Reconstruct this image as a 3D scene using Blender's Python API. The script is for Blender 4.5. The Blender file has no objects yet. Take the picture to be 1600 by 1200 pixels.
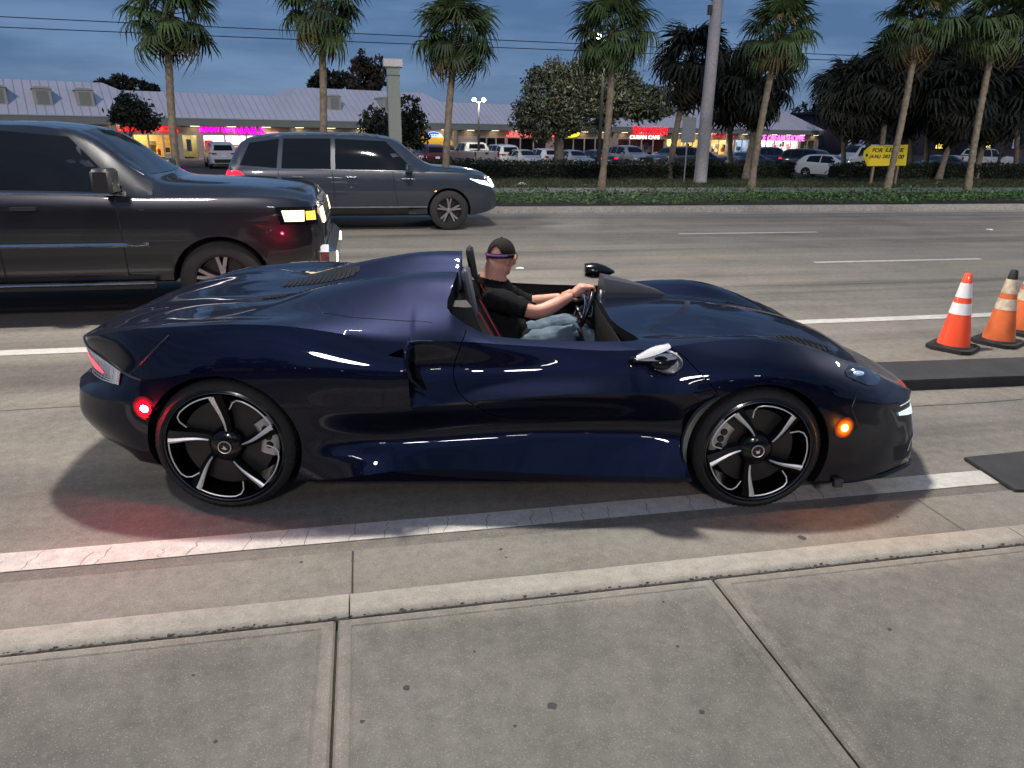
import bpy, bmesh, math, random
import numpy as np
from mathutils import Vector, Matrix
from mathutils.bvhtree import BVHTree
R = math.radians
SC = bpy.context.scene
COL = SC.collection
random.seed(7)

# ------------------------------------------------------------------ camera
CAM_H = 1.843
F_PX = 1140.0
PITCH, ROLL, YAW = math.atan(395.0 / F_PX), 0.0145, R(11.5)
fw = Vector((math.sin(YAW) * math.cos(PITCH), math.cos(YAW) * math.cos(PITCH), -math.sin(PITCH)))
r0 = Vector((math.cos(YAW), -math.sin(YAW), 0)); u0 = r0.cross(fw)
rv = r0 * math.cos(ROLL) + u0 * math.sin(ROLL); uv = u0 * math.cos(ROLL) - r0 * math.sin(ROLL)
cd = bpy.data.cameras.new('camera'); cam = bpy.data.objects.new('camera', cd); COL.objects.link(cam)
M = Matrix((rv, uv, -fw)).transposed().to_4x4(); M.translation = Vector((0, 0, CAM_H)); cam.matrix_world = M
cd.sensor_fit = 'HORIZONTAL'; cd.sensor_width = 36.0; cd.lens = F_PX / 1600 * 36.0
cd.clip_start = 0.05; cd.clip_end = 3000
SC.camera = cam

# ------------------------------------------------------------------ world, sun, exposure
W = bpy.data.worlds.new("World"); SC.world = W; W.use_nodes = True
nt = W.node_tree; nt.nodes.clear()
def wn(t, **k):
    n = nt.nodes.new(t)
    for a, b in k.items(): setattr(n, a, b)
    return n
SUN_EL, SUN_ROT = R(10), R(192)          # dusk: the sun is going down behind the photographer
sky = wn('ShaderNodeTexSky', sky_type='NISHITA', sun_disc=False, sun_elevation=SUN_EL, sun_rotation=SUN_ROT, altitude=0, air_density=1.0, dust_density=0.2, ozone_density=6.0)
tc = wn('ShaderNodeTexCoord'); mp = wn('ShaderNodeMapping'); mp.inputs['Scale'].default_value = (1.6, 1.6, 9.0)
nz = wn('ShaderNodeTexNoise'); nz.inputs['Scale'].default_value = 2.3; nz.inputs['Detail'].default_value = 5; nz.inputs['Roughness'].default_value = .55
rmp = wn('ShaderNodeValToRGB'); rmp.color_ramp.elements[0].position = .40; rmp.color_ramp.elements[1].position = .62
rmp.color_ramp.elements[0].color = (.82, 1.55, 3.0, 1); rmp.color_ramp.elements[1].color = (1.55, 2.55, 4.4, 1)
tint = wn('ShaderNodeMixRGB', blend_type='MULTIPLY'); tint.inputs[0].default_value = 1; tint.inputs[2].default_value = (1.55, 1.08, 1.08, 1)
cl = wn('ShaderNodeMixRGB', blend_type='MIX'); cl.inputs[0].default_value = .86      # thin dusk overcast in front of the clear sky
bg = wn('ShaderNodeBackground'); bg.inputs['Strength'].default_value = 0.095
out = wn('ShaderNodeOutputWorld')
L = nt.links.new
L(tc.outputs['Generated'], mp.inputs['Vector']); L(mp.outputs[0], nz.inputs['Vector']); L(nz.outputs['Fac'], rmp.inputs[0])
L(sky.outputs[0], tint.inputs[1]); L(tint.outputs[0], cl.inputs[1]); L(rmp.outputs[0], cl.inputs[2])
L(cl.outputs[0], bg.inputs['Color']); L(bg.outputs[0], out.inputs['Surface'])

sd = bpy.data.lights.new('sun', 'SUN'); sd.energy = 0.9; sd.angle = R(5); sd.color = (1.0, .88, .90)
sun = bpy.data.objects.new('sun', sd); COL.objects.link(sun)
sun.rotation_euler = (R(62), 0, R(-14))      # the last glow of the evening sky behind the photographer
SC.view_settings.view_transform = 'Standard'; SC.view_settings.look = 'None'
SC.view_settings.exposure = 0.0; SC.view_settings.gamma = 1.0; SC.view_settings.use_curve_mapping = False
SC.render.engine = 'CYCLES'
cy = SC.cycles
cy.use_denoising = True
try: cy.denoiser = 'OPENIMAGEDENOISE'
except Exception: pass
cy.max_bounces = 7; cy.diffuse_bounces = 3; cy.glossy_bounces = 5; cy.transmission_bounces = 6; cy.transparent_max_bounces = 12
cy.sample_clamp_indirect = 4.0; cy.caustics_reflective = False; cy.caustics_refractive = False

# ------------------------------------------------------------------ helpers
def srgb(r, g, b):
    f = lambda c: c / 12.92 if c <= .04045 else ((c + .055) / 1.055) ** 2.4
    return (f(r / 255), f(g / 255), f(b / 255))
_mats = {}
def mat(name, base=(.5, .5, .5), rough=.5, metal=0.0, coat=0.0, emit=None, es=1.0, var=0.12, scale=12.0, bump=0.0, bscale=60.0, trans=0.0, ior=1.45, alpha=1.0, coat_rough=.03, spec=.5, sheen=0.0):
    """Principled material whose colour is broken up by object-space noise."""
    if name in _mats: return _mats[name]
    m = bpy.data.materials.new(name); m.use_nodes = True
    n = m.node_tree.nodes; l = m.node_tree.links; p = n['Principled BSDF']
    p.inputs['Roughness'].default_value = rough; p.inputs['Metallic'].default_value = metal
    p.inputs['Coat Weight'].default_value = coat; p.inputs['Coat Roughness'].default_value = coat_rough
    p.inputs['Transmission Weight'].default_value = trans; p.inputs['IOR'].default_value = ior
    p.inputs['Specular IOR Level'].default_value = spec; p.inputs['Alpha'].default_value = alpha
    p.inputs['Sheen Weight'].default_value = sheen
    t = n.new('ShaderNodeTexCoord')
    if var > 0:
        z = n.new('ShaderNodeTexNoise'); z.inputs['Scale'].default_value = scale; z.inputs['Detail'].default_value = 4
        r = n.new('ShaderNodeValToRGB'); e = r.color_ramp.elements
        e[0].position, e[1].position = .3, .7
        e[0].color = tuple(c * (1 - var) for c in base) + (1,); e[1].color = tuple(min(1, c * (1 + var)) for c in base) + (1,)
        l.new(t.outputs['Object'], z.inputs['Vector']); l.new(z.outputs['Fac'], r.inputs[0]); l.new(r.outputs[0], p.inputs['Base Color'])
    else: p.inputs['Base Color'].default_value = tuple(base) + (1,)
    if bump > 0:
        b = n.new('ShaderNodeTexNoise'); b.inputs['Scale'].default_value = bscale; b.inputs['Detail'].default_value = 3
        bp = n.new('ShaderNodeBump'); bp.inputs['Strength'].default_value = bump; bp.inputs['Distance'].default_value = .01
        l.new(t.outputs['Object'], b.inputs['Vector']); l.new(b.outputs['Fac'], bp.inputs['Height']); l.new(bp.outputs[0], p.inputs['Normal'])
    if emit:
        p.inputs['Emission Color'].default_value = tuple(emit) + (1,); p.inputs['Emission Strength'].default_value = es
    _mats[name] = m
    return m

class MB:
    """collects geometry for ONE mesh"""
    def __init__(s): s.v = []; s.f = []; s.mi = []
    def add(s, vs, fs, mi=0):
        o = len(s.v); s.v += [tuple(v) for v in vs]; s.f += [tuple(i + o for i in f) for f in fs]; s.mi += [mi] * len(fs); return s
    def box(s, x0, x1, y0, y1, z0, z1, mi=0):
        v = [(x0, y0, z0), (x1, y0, z0), (x1, y1, z0), (x0, y1, z0), (x0, y0, z1), (x1, y0, z1), (x1, y1, z1), (x0, y1, z1)]
        return s.add(v, [(0, 3, 2, 1), (4, 5, 6, 7), (0, 1, 5, 4), (1, 2, 6, 5), (2, 3, 7, 6), (3, 0, 4, 7)], mi)
    def bbox(s, x0, x1, y0, y1, z0, z1, b=.01, mi=0):
        """box with bevelled vertical and top edges"""
        v = []; n = 8
        def ring(d, z):
            return [(x0 + d, y0 + b, z), (x0 + b, y0 + d, z), (x1 - b, y0 + d, z), (x1 - d, y0 + b, z), (x1 - d, y1 - b, z), (x1 - b, y1 - d, z), (x0 + b, y1 - d, z), (x0 + d, y1 - b, z)]
        v = ring(0, z0) + ring(0, z1 - b)
        v += [(min(max(p[0], x0 + b), x1 - b), min(max(p[1], y0 + b), y1 - b), z1) for p in ring(0, z1)]
        fs = [tuple(range(7, -1, -1)), tuple(range(16, 24))]
        for k in (0, 8): fs += [(k + i, k + (i + 1) % 8, k + 8 + (i + 1) % 8, k + 8 + i) for i in range(8)]
        return s.add(v, fs, mi)
    def prism(s, poly, lo, hi, axis='z', mi=0):
        """extrude a 2D polygon; axis: the extrusion axis; poly coords are the two other axes in order"""
        n = len(poly)
        def P(p, h): return {'z': (p[0], p[1], h), 'y': (p[0], h, p[1]), 'x': (h, p[0], p[1])}[axis]
        v = [P(p, lo) for p in poly] + [P(p, hi) for p in poly]
        fs = [tuple(range(n)), tuple(range(2 * n - 1, n - 1, -1))] + [(i, i + n, (i + 1) % n + n, (i + 1) % n) for i in range(n)]
        return s.add(v, fs, mi)
    def tube(s, pts, r, n=8, mi=0, cap=True):
        pts = [Vector(p) for p in pts]; rs = r if isinstance(r, (list, tuple)) else [r] * len(pts)
        o = len(s.v); up = None
        for i, p in enumerate(pts):
            t = (pts[min(i + 1, len(pts) - 1)] - pts[max(i - 1, 0)]).normalized()
            if up is None:
                up = Vector((0, 0, 1)) if abs(t.z) < .9 else Vector((1, 0, 0))
            a = t.cross(up).normalized(); b = a.cross(t).normalized(); up = b
            for k in range(n):
                w = 2 * math.pi * k / n; s.v.append(tuple(p + (a * math.cos(w) + b * math.sin(w)) * rs[i]))
        for i in range(len(pts) - 1):
            for k in range(n):
                s.f.append((o + i * n + k, o + i * n + (k + 1) % n, o + (i + 1) * n + (k + 1) % n, o + (i + 1) * n + k)); s.mi.append(mi)
        if cap:
            s.f.append(tuple(o + k for k in range(n - 1, -1, -1))); s.mi.append(mi)
            e = o + (len(pts) - 1) * n; s.f.append(tuple(e + k for k in range(n))); s.mi.append(mi)
        return s
    def lathe(s, prof, n=24, c=(0, 0, 0), axis='z', mi=0, closed=False):
        """prof: (radius, height) list turned about an axis"""
        o = len(s.v)
        for (r, h) in prof:
            for k in range(n):
                w = 2 * math.pi * k / n; x, y = r * math.cos(w), r * math.sin(w)
                s.v.append({'z': (c[0] + x, c[1] + y, c[2] + h), 'y': (c[0] + x, c[1] + h, c[2] + y), 'x': (c[0] + h, c[1] + x, c[2] + y)}[axis])
        m = len(prof); rng = m if closed else m - 1
        for i in range(rng):
            j = (i + 1) % m
            for k in range(n):
                q = (o + i * n + k, o + i * n + (k + 1) % n, o + j * n + (k + 1) % n, o + j * n + k)
                s.f.append(q if axis != 'y' else q[::-1]); s.mi.append(mi)
        return s
    def grid(s, rows, mi=0, flip=False):
        """rows: list of equal-length point lists"""
        o = len(s.v); n = len(rows[0])
        for r in rows: s.v += [tuple(p) for p in r]
        for i in range(len(rows) - 1):
            for k in range(n - 1):
                q = (o + i * n + k, o + i * n + k + 1, o + (i + 1) * n + k + 1, o + (i + 1) * n + k)
                s.f.append(q[::-1] if flip else q); s.mi.append(mi)
        return s
    def blob(s, c, r, n=12, m=8, mi=0, rot=None):
        vs = []; fs = []
        for i in range(m + 1):
            ph = math.pi * i / m
            for k in range(n):
                w = 2 * math.pi * k / n
                p = Vector((math.sin(ph) * math.cos(w) * r[0], math.sin(ph) * math.sin(w) * r[1], math.cos(ph) * r[2]))
                if rot: p = rot @ p
                vs.append(p + Vector(c))
        for i in range(m):
            for k in range(n): fs.append((i * n + k, (i + 1) * n + k, (i + 1) * n + (k + 1) % n, i * n + (k + 1) % n))
        return s.add(vs, fs, mi)
    def xf(s, Mx):
        s.v = [tuple(Mx @ Vector(p)) for p in s.v]; return s
    def mesh(s, name, mats, smooth=None):
        me = bpy.data.meshes.new(name); me.from_pydata(s.v, [], s.f)
        for m in (mats if isinstance(mats, (list, tuple)) else [mats]): me.materials.append(m)
        if len(me.materials) > 1: me.polygons.foreach_set('material_index', s.mi)
        me.validate(); me.update()
        finish(me, smooth); return me
    def build(s, name, mats, parent=None, smooth=None):
        return put(name, s.mesh(name, mats, smooth), parent)
def fixn(me):
    bm = bmesh.new(); bm.from_mesh(me); bmesh.ops.remove_doubles(bm, verts=bm.verts, dist=1e-5)
    bmesh.ops.recalc_face_normals(bm, faces=bm.faces)
    if bm.calc_volume(signed=True) < 0: bmesh.ops.reverse_faces(bm, faces=bm.faces)
    bm.to_mesh(me); bm.free(); me.update()
def finish(me, smooth):
    if smooth is None: return
    me.shade_smooth()
    if smooth < 179: me.set_sharp_from_angle(angle=R(smooth))
def put(name, me, parent=None):
    o = bpy.data.objects.new(name, me); COL.objects.link(o)
    if parent is not None: o.parent = parent
    return o
def tag(o, label=None, cat=None, group=None, kind=None):
    if label: o['label'] = label
    if cat: o['category'] = cat
    if group: o['group'] = group
    if kind: o['kind'] = kind
    return o
def thing(name, label, cat, loc=(0, 0, 0), rz=0.0, group=None):
    o = bpy.data.objects.new(name, None); COL.objects.link(o); o.empty_display_size = .3
    o.location = loc; o.rotation_euler = (0, 0, rz); return tag(o, label, cat, group)
def copy_tree(o, parent=None):
    ch = [c for c in list(bpy.data.objects) if c.parent == o]
    c = o.copy(); COL.objects.link(c)
    if parent is not None: c.parent = parent
    for k in ch: copy_tree(k, c)
    return c
def pchip(xs, ys):
    xs = np.array(xs, float); ys = np.array(ys, float); h = np.diff(xs); d = np.diff(ys) / h; n = len(xs); m = np.zeros(n)
    m[0], m[-1] = d[0], d[-1]
    for i in range(1, n - 1):
        if d[i - 1] * d[i] > 0:
            w1, w2 = 2 * h[i] + h[i - 1], h[i] + 2 * h[i - 1]; m[i] = (w1 + w2) / (w1 / d[i - 1] + w2 / d[i])
    def f(x):
        x = np.clip(x, xs[0], xs[-1]); i = min(max(np.searchsorted(xs, x) - 1, 0), n - 2); t = (x - xs[i]) / h[i]
        return float((2 * t ** 3 - 3 * t ** 2 + 1) * ys[i] + (t ** 3 - 2 * t ** 2 + t) * h[i] * m[i] + (-2 * t ** 3 + 3 * t ** 2) * ys[i + 1] + (t ** 3 - t ** 2) * h[i] * m[i + 1])
    return f
def boolean(ob, cutter_mb, cmat, op='DIFFERENCE', keep=False):
    """boolean a solid object with a solid cutter (both in the object's own space)"""
    me = cutter_mb.mesh('cutter', cmat); fixn(me)
    if cmat.name not in [m.name for m in ob.data.materials]: ob.data.materials.append(cmat)
    c = bpy.data.objects.new('cutter', me); COL.objects.link(c); c.parent = ob.parent; c.matrix_basis = ob.matrix_basis.copy()
    md = ob.modifiers.new('b', 'BOOLEAN'); md.object = c; md.operation = op; md.solver = 'FAST'
    dg = bpy.context.evaluated_depsgraph_get(); dg.update()
    nm = bpy.data.meshes.new_from_object(ob.evaluated_get(dg))
    ob.modifiers.clear(); ob.data = nm
    bpy.data.objects.remove(c)
    return ob
# ------------------------------------------------------------------ ground, road, kerbs, pavements
LOT_Z = -0.9
def ramp(n, cols, pos):
    r = n.new('ShaderNodeValToRGB'); e = r.color_ramp.elements
    while len(e) < len(cols): e.new(.5)
    for i, (c, p) in enumerate(zip(cols, pos)): e[i].position = p; e[i].color = tuple(c) + (1,)
    return r
def stone_mat(name, base, light, dark, grit=110.0, rough=.9, stain=.35, bump=.35, lanes=False, slab=None, gl=.40):
    """asphalt or concrete: fine aggregate, mottling, stains, in world space"""
    m = bpy.data.materials.new(name); m.use_nodes = True; n = m.node_tree.nodes; l = m.node_tree.links; p = n['Principled BSDF']
    p.inputs['Roughness'].default_value = rough; p.inputs['Specular IOR Level'].default_value = .35
    g = n.new('ShaderNodeNewGeometry'); pos = g.outputs['Position']
    def noise(sc, det=4, ro=.6, vec=None):
        z = n.new('ShaderNodeTexNoise'); z.inputs['Scale'].default_value = sc; z.inputs['Detail'].default_value = det; z.inputs['Roughness'].default_value = ro
        l.new(vec or pos, z.inputs['Vector']); return z
    big = noise(.9, 5); r1 = ramp(n, [tuple(c * (1 - stain) for c in base), base, tuple(c * (1 + stain * .5) for c in base)], [.3, .5, .72]); l.new(big.outputs['Fac'], r1.inputs[0])
    mid = noise(14, 4, .7); mx = n.new('ShaderNodeMixRGB'); mx.blend_type = 'OVERLAY'; mx.inputs[0].default_value = .45
    l.new(r1.outputs[0], mx.inputs[1]); l.new(mid.outputs['Fac'], mx.inputs[2])
    v = n.new('ShaderNodeTexVoronoi'); v.inputs['Scale'].default_value = grit; l.new(pos, v.inputs['Vector'])
    sep = n.new('ShaderNodeSeparateColor'); l.new(v.outputs['Color'], sep.inputs[0])
    rl = ramp(n, [(0, 0, 0), (1, 1, 1)], [.90, .97]); l.new(sep.outputs[0], rl.inputs[0])
    rd = ramp(n, [(1, 1, 1), (0, 0, 0)], [.04, .12]); l.new(sep.outputs[1], rd.inputs[0])
    a = n.new('ShaderNodeMixRGB'); a.inputs[2].default_value = tuple(light) + (1,); l.new(mx.outputs[0], a.inputs[1])
    fa = n.new('ShaderNodeMath'); fa.operation = 'MULTIPLY'; fa.inputs[1].default_value = gl; l.new(rl.outputs[0], fa.inputs[0]); l.new(fa.outputs[0], a.inputs[0])
    b = n.new('ShaderNodeMixRGB'); b.inputs[2].default_value = tuple(dark) + (1,); l.new(a.outputs[0], b.inputs[1])
    fb = n.new('ShaderNodeMath'); fb.operation = 'MULTIPLY'; fb.inputs[1].default_value = gl * 1.2; l.new(rd.outputs[0], fb.inputs[0]); l.new(fb.outputs[0], b.inputs[0])
    last = b.outputs[0]
    if lanes:   # wheel tracks polished into the lanes, long along the road
        sx = n.new('ShaderNodeSeparateXYZ'); l.new(pos, sx.inputs[0])
        mpv = n.new('ShaderNodeMapping'); mpv.inputs['Scale'].default_value = (.045, .9, 1); l.new(pos, mpv.inputs['Vector'])
        st = noise(1.6, 4, .6, mpv.outputs[0]); rs = ramp(n, [(.62, .61, .60), (1, 1, 1), (1.30, 1.24, 1.16)], [.34, .5, .68]); l.new(st.outputs['Fac'], rs.inputs[0])
        mm = n.new('ShaderNodeMixRGB'); mm.blend_type = 'MULTIPLY'; mm.inputs[0].default_value = 1; l.new(last, mm.inputs[1]); l.new(rs.outputs[0], mm.inputs[2]); last = mm.outputs[0]
        # scattered oil drips
        od = noise(.55, 2); ro = ramp(n, [(1, 1, 1), (.5, .48, .46)], [.70, .76]); l.new(od.outputs['Fac'], ro.inputs[0])
        m2 = n.new('ShaderNodeMixRGB'); m2.blend_type = 'MULTIPLY'; m2.inputs[0].default_value = .7; l.new(last, m2.inputs[1]); l.new(ro.outputs[0], m2.inputs[2]); last = m2.outputs[0]
    if slab:     # paler trowelled margin, worn unevenly, along the edges of each slab
        tcn = n.new('ShaderNodeTexCoord'); sx = n.new('ShaderNodeSeparateXYZ'); l.new(tcn.outputs['Object'], sx.inputs[0])
        def mth(op, a, b):
            q = n.new('ShaderNodeMath'); q.operation = op
            for i_, v_ in enumerate((a, b)):
                if isinstance(v_, (int, float)): q.inputs[i_].default_value = v_
                else: l.new(v_, q.inputs[i_])
            return q.outputs[0]
        dx_ = mth('MINIMUM', sx.outputs[0], mth('SUBTRACT', slab[0], sx.outputs[0])); dy_ = mth('SUBTRACT', slab[1], sx.outputs[1]); dd = mth('MINIMUM', mth('ADD', dx_, .035), dy_)
        wz = noise(5, 5, .7); dd = mth('ADD', dd, mth('MULTIPLY', mth('SUBTRACT', wz.outputs['Fac'], .5), .17))
        re_ = ramp(n, [(1.55, 1.5, 1.42), (1.35, 1.32, 1.28), (1, 1, 1)], [.0, .055, .12]); l.new(dd, re_.inputs[0])
        m3 = n.new('ShaderNodeMixRGB'); m3.blend_type = 'MULTIPLY'; m3.inputs[0].default_value = 1; l.new(last, m3.inputs[1]); l.new(re_.outputs[0], m3.inputs[2]); last = m3.outputs[0]
    l.new(last, p.inputs['Base Color'])
    bp = n.new('ShaderNodeBump'); bp.inputs['Strength'].default_value = bump; bp.inputs['Distance'].default_value = .004
    l.new(v.outputs['Distance'], bp.inputs['Height']); l.new(bp.outputs[0], p.inputs['Normal'])
    return m
ASPH = stone_mat('asphalt', (.146, .136, .120), (.36, .34, .31), (.04, .038, .036), grit=240, stain=.24, lanes=True, gl=.34)
CONC = stone_mat('sidewalk_concrete', (.128, .123, .110), (.42, .40, .36), (.05, .047, .042), grit=330, stain=.42, gl=.26, slab=(1.4735, 1.78))
GUTT = stone_mat('gutter_concrete', (.165, .158, .138), (.34, .32, .28), (.06, .058, .05), grit=300, stain=.2, bump=.2)
KERB = stone_mat('kerb_concrete', (.265, .25, .215), (.42, .40, .36), (.10, .095, .085), grit=320, stain=.2, bump=.2)
FARC = stone_mat('far_concrete', (.22, .21, .19), (.34, .32, .28), (.1, .1, .09), grit=30, stain=.25)
LINE = stone_mat('road_line_paint', (.42, .405, .375), (.55, .53, .49), (.2, .19, .18), grit=190, stain=.22, bump=.25)
JOINT = mat('joint_dirt', (.045, .041, .035), rough=1, scale=40, var=.4)

# terrain sheet to the horizon, at the level of the plaza beyond the road
def sheet(name, x0, x1, y0, y1, z, m, nx=1, ny=1, parent=None):
    mb = MB(); mb.grid([[(x0 + (x1 - x0) * i / nx, y0 + (y1 - y0) * j / ny, z) for i in range(nx + 1)] for j in range(ny + 1)]); return mb.build(name, m, parent)
LOTM = stone_mat('parking_asphalt', (.055, .054, .052), (.12, .12, .11), (.03, .03, .03), grit=20, stain=.3)
tag(sheet('ground', -900, 900, 31.2, 1600, LOT_Z, LOTM), kind='structure')
MULCH = mat('dark_mulch', (.016, .013, .010), rough=1, var=.5, scale=9, bump=.6, bscale=40)
tag(sheet('near_ground', -900, 900, -400, .53, .13, MULCH), kind='structure')
tag(sheet('road', -250, 250, 3.015, 16.85, 0.0, ASPH, 10, 4), kind='structure')
def line(name, x0, x1, y0, y1, label=None):
    mb = MB(); n = max(2, int((x1 - x0) / .6)); e = random.Random(int(x0 * 7 + y0 * 31))
    rows = [[(x0 + (x1 - x0) * i / n, y0 + e.uniform(-.004, .004), .004) for i in range(n + 1)], [(x0 + (x1 - x0) * i / n, y1 + e.uniform(-.004, .004), .004) for i in range(n + 1)]]
    o = mb.grid(rows).build(name, LINE); return tag(o, kind='structure')
line('edge_line', -60, 60, 3.10, 3.26); line('lane_line', -120, 120, 6.59, 6.75)
for k in range(-5, 7):
    line('lane_dash', 6.76 + 12.19 * k, 9.73 + 12.19 * k, 10.02, 10.13); line('lane_dash', 6.0 + 12.19 * k, 8.97 + 12.19 * k, 13.38, 13.49)
# cracks across the edge line
ck = MB(); rr = random.Random(5)
for x in np.arange(-2.2, 2.4, .17):
    x += rr.uniform(-.06, .06); p = [(x + rr.uniform(-.012, .012) + .03 * t, 3.10 + .16 * t, .0062) for t in np.linspace(0, rr.uniform(.5, 1), 6)]
    ck.grid([[(a - .0012, b, c) for a, b, c in p], [(a + .0012, b, c) for a, b, c in p]])
tag(ck.build('line_cracks', JOINT), kind='structure')
# tar seams and hairline cracks that run along the lanes
tr = MB(); rr = random.Random(8)
for y0, x0, x1, w_ in ((8.52, 2.0, 14.0, .012), (9.2, -9, 2, .006), (11.6, 1, 16, .008), (5.15, -6, -1.2, .006), (4.3, 3.6, 9, .006), (15.1, -3, 18, .010)):
    P = []; y = y0
    for x in np.arange(x0, x1, .22): y += rr.uniform(-.018, .018); P.append((x, y, .0022))
    tr.grid([[(a, b - w_ * rr.uniform(.3, 1), c) for a, b, c in P], [(a, b + w_ * rr.uniform(.3, 1), c) for a, b, c in P]])
tag(tr.build('road_cracks', mat('tar_seam', (.05, .047, .042), rough=.8, var=.3, scale=2)), kind='structure')
# near kerb and gutter, cast in 3 m lengths
JX = [-.125 + 2.965 * k for k in range(-8, 10)]
kroot = tag(bpy.data.objects.new('kerb', None), kind='structure'); COL.objects.link(kroot)
groot = tag(bpy.data.objects.new('gutter', None), kind='structure'); COL.objects.link(groot)
sroot = tag(bpy.data.objects.new('sidewalk', None), kind='structure'); COL.objects.link(sroot)
kprof = [(2.335, -.05), (2.335, .138), (2.345, .149), (2.362, .152), (2.45, .150), (2.475, .142), (2.492, .122), (2.515, .04), (2.53, .012), (2.53, -.05)]
L_ = 2.965 - .006
km = MB(); nseg = 12
rows = [[(L_ * i / nseg, y + .0015 * math.sin(i * 1.7 + y * 40), z) for y, z in kprof] for i in range(nseg + 1)]
km.grid(rows, flip=True); km.f.append(tuple(range(len(kprof)))); km.mi.append(0); o_ = nseg * len(kprof); km.f.append(tuple(range(o_ + len(kprof) - 1, o_ - 1, -1))); km.mi.append(0)
kme = km.mesh('kerb_stone', KERB, 40)
gm = MB(); gm.bbox(0, L_, 2.531, 3.012, -.05, .006, .004); gme = gm.mesh('gutter_pan', GUTT)
for x in JX:
    o = put('kerb_stone', kme, kroot); o.location = (x + .003, 0, 0)
    o = put('gutter_pan', gme, groot); o.location = (x + .003, 0, 0)
tag(MB().box(-60, 60, 2.30, 3.02, -.06, -.012).build('joint_bed', JOINT), kind='structure')
# sidewalk slabs with tooled edges
sm = MB(); w = 1.4825 - .009
def slab_mb(w, d, b=.012, t=.03):
    mb = MB()
    # tooled margin: a shallow rounded edge all round
    def ring(i, z): return [(i, i, z), (w - i, i, z), (w - i, d - i, z), (i, d - i, z)]
    v = ring(0, -.08) + ring(0, -.014) + ring(.008, -.004) + ring(.020, -.001) + ring(.046, -.001) + ring(.052, -.005) + ring(.060, .0)
    f = []
    for k in range(6): f += [(k * 4 + i, k * 4 + (i + 1) % 4, k * 4 + 4 + (i + 1) % 4, k * 4 + 4 + i) for i in range(4)]
    f.append((24, 25, 26, 27)); mb.add(v, f); return mb
sme = slab_mb(w, 1.78).mesh('slab', CONC)
for k in range(-16, 20):
    o = put('slab', sme, sroot); o.location = (-.17 + 1.4825 * k + .0045, 2.318 - 1.78, .15)
tag(MB().box(-60, 60, .50, 2.334, -.06, .095).build('slab_bed', JOINT), kind='structure')
# spots of old gum and dirt on the slabs
gs = MB(); rr = random.Random(3)
def spot(x, y, r, z):
    n = 10; gs.add([(x + r * rr.uniform(.7, 1.2) * math.cos(2 * math.pi * k / n), y + r * rr.uniform(.7, 1.2) * math.sin(2 * math.pi * k / n), z) for k in range(n)], [tuple(range(n))])
for px, py, r in ((.06, 1.92, .016), (-.08, 1.80, .011), (.50, 1.76, .020), (.95, 1.65, .013), (.37, 1.70, .008), (-.5, 1.8, .009), (1.0, 1.95, .010), (1.8, 1.9, .012), (-.62, 2.1, .008), (.3, 2.05, .007), (1.05, 2.2, .007)): spot(px, py, r * .72, .1516)
for px, py, r in ((.55, 2.9, .014), (.56, 2.83, .010), (-.35, 2.95, .012), (2.0, 2.75, .03), (2.6, 2.85, .015)): spot(px, py, r * .7, .0075)
tag(gs.build('dirt_spots', mat('gum_black', (.035, .034, .036), rough=.8)), kind='stuff')
# dirt and weeds collected in the joint behind the kerb
dm = MB()
for i in range(420):
    x = rr.uniform(-3, 5); y = 2.327 + rr.gauss(0, .006); r = rr.uniform(.0015, .005)
    dm.blob((x, y, .146), (r * 2.2, r, r * .9), 5, 3)
tag(dm.build('joint_grit', mat('grit', (.075, .068, .056), rough=1, var=.5, scale=30)), kind='stuff')

# ---- far side: gutter, kerb, planting, pavement, lawn, bank down to the plaza
tag(sheet('far_gutter', -250, 250, 16.85, 17.30, .002, FARC, 60), kind='structure')
fk = MB(); fk.grid([[(x, y, z) for y, z in ((17.30, .002), (17.32, .11), (17.35, .148), (17.48, .15), (17.48, .0))] for x in np.arange(-150, 151, 3.0)], flip=True)
tag(fk.build('far_kerb', FARC, None, 40), kind='structure')
SOIL = mat('planting_soil', (.035, .03, .022), rough=1, var=.4, scale=4)
tag(sheet('planting_bed', -250, 250, 17.48, 21.55, .145, SOIL), kind='structure')
LAWN = mat('lawn_soil', (.035, .042, .014), rough=1, var=.5, scale=2.5)
tag(sheet('far_sidewalk', -250, 250, 21.55, 23.4, .15, FARC, 20), kind='structure')
tag(sheet('lawn', -250, 250, 23.4, 29.6, .14, LAWN), kind='structure')
bk = MB(); bk.grid([[(-250, 29.6, .14), (250, 29.6, .14)], [(-250, 31.4, LOT_Z - .01), (250, 31.4, LOT_Z - .01)]]); tag(bk.build('bank', LAWN), kind='structure')

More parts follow.
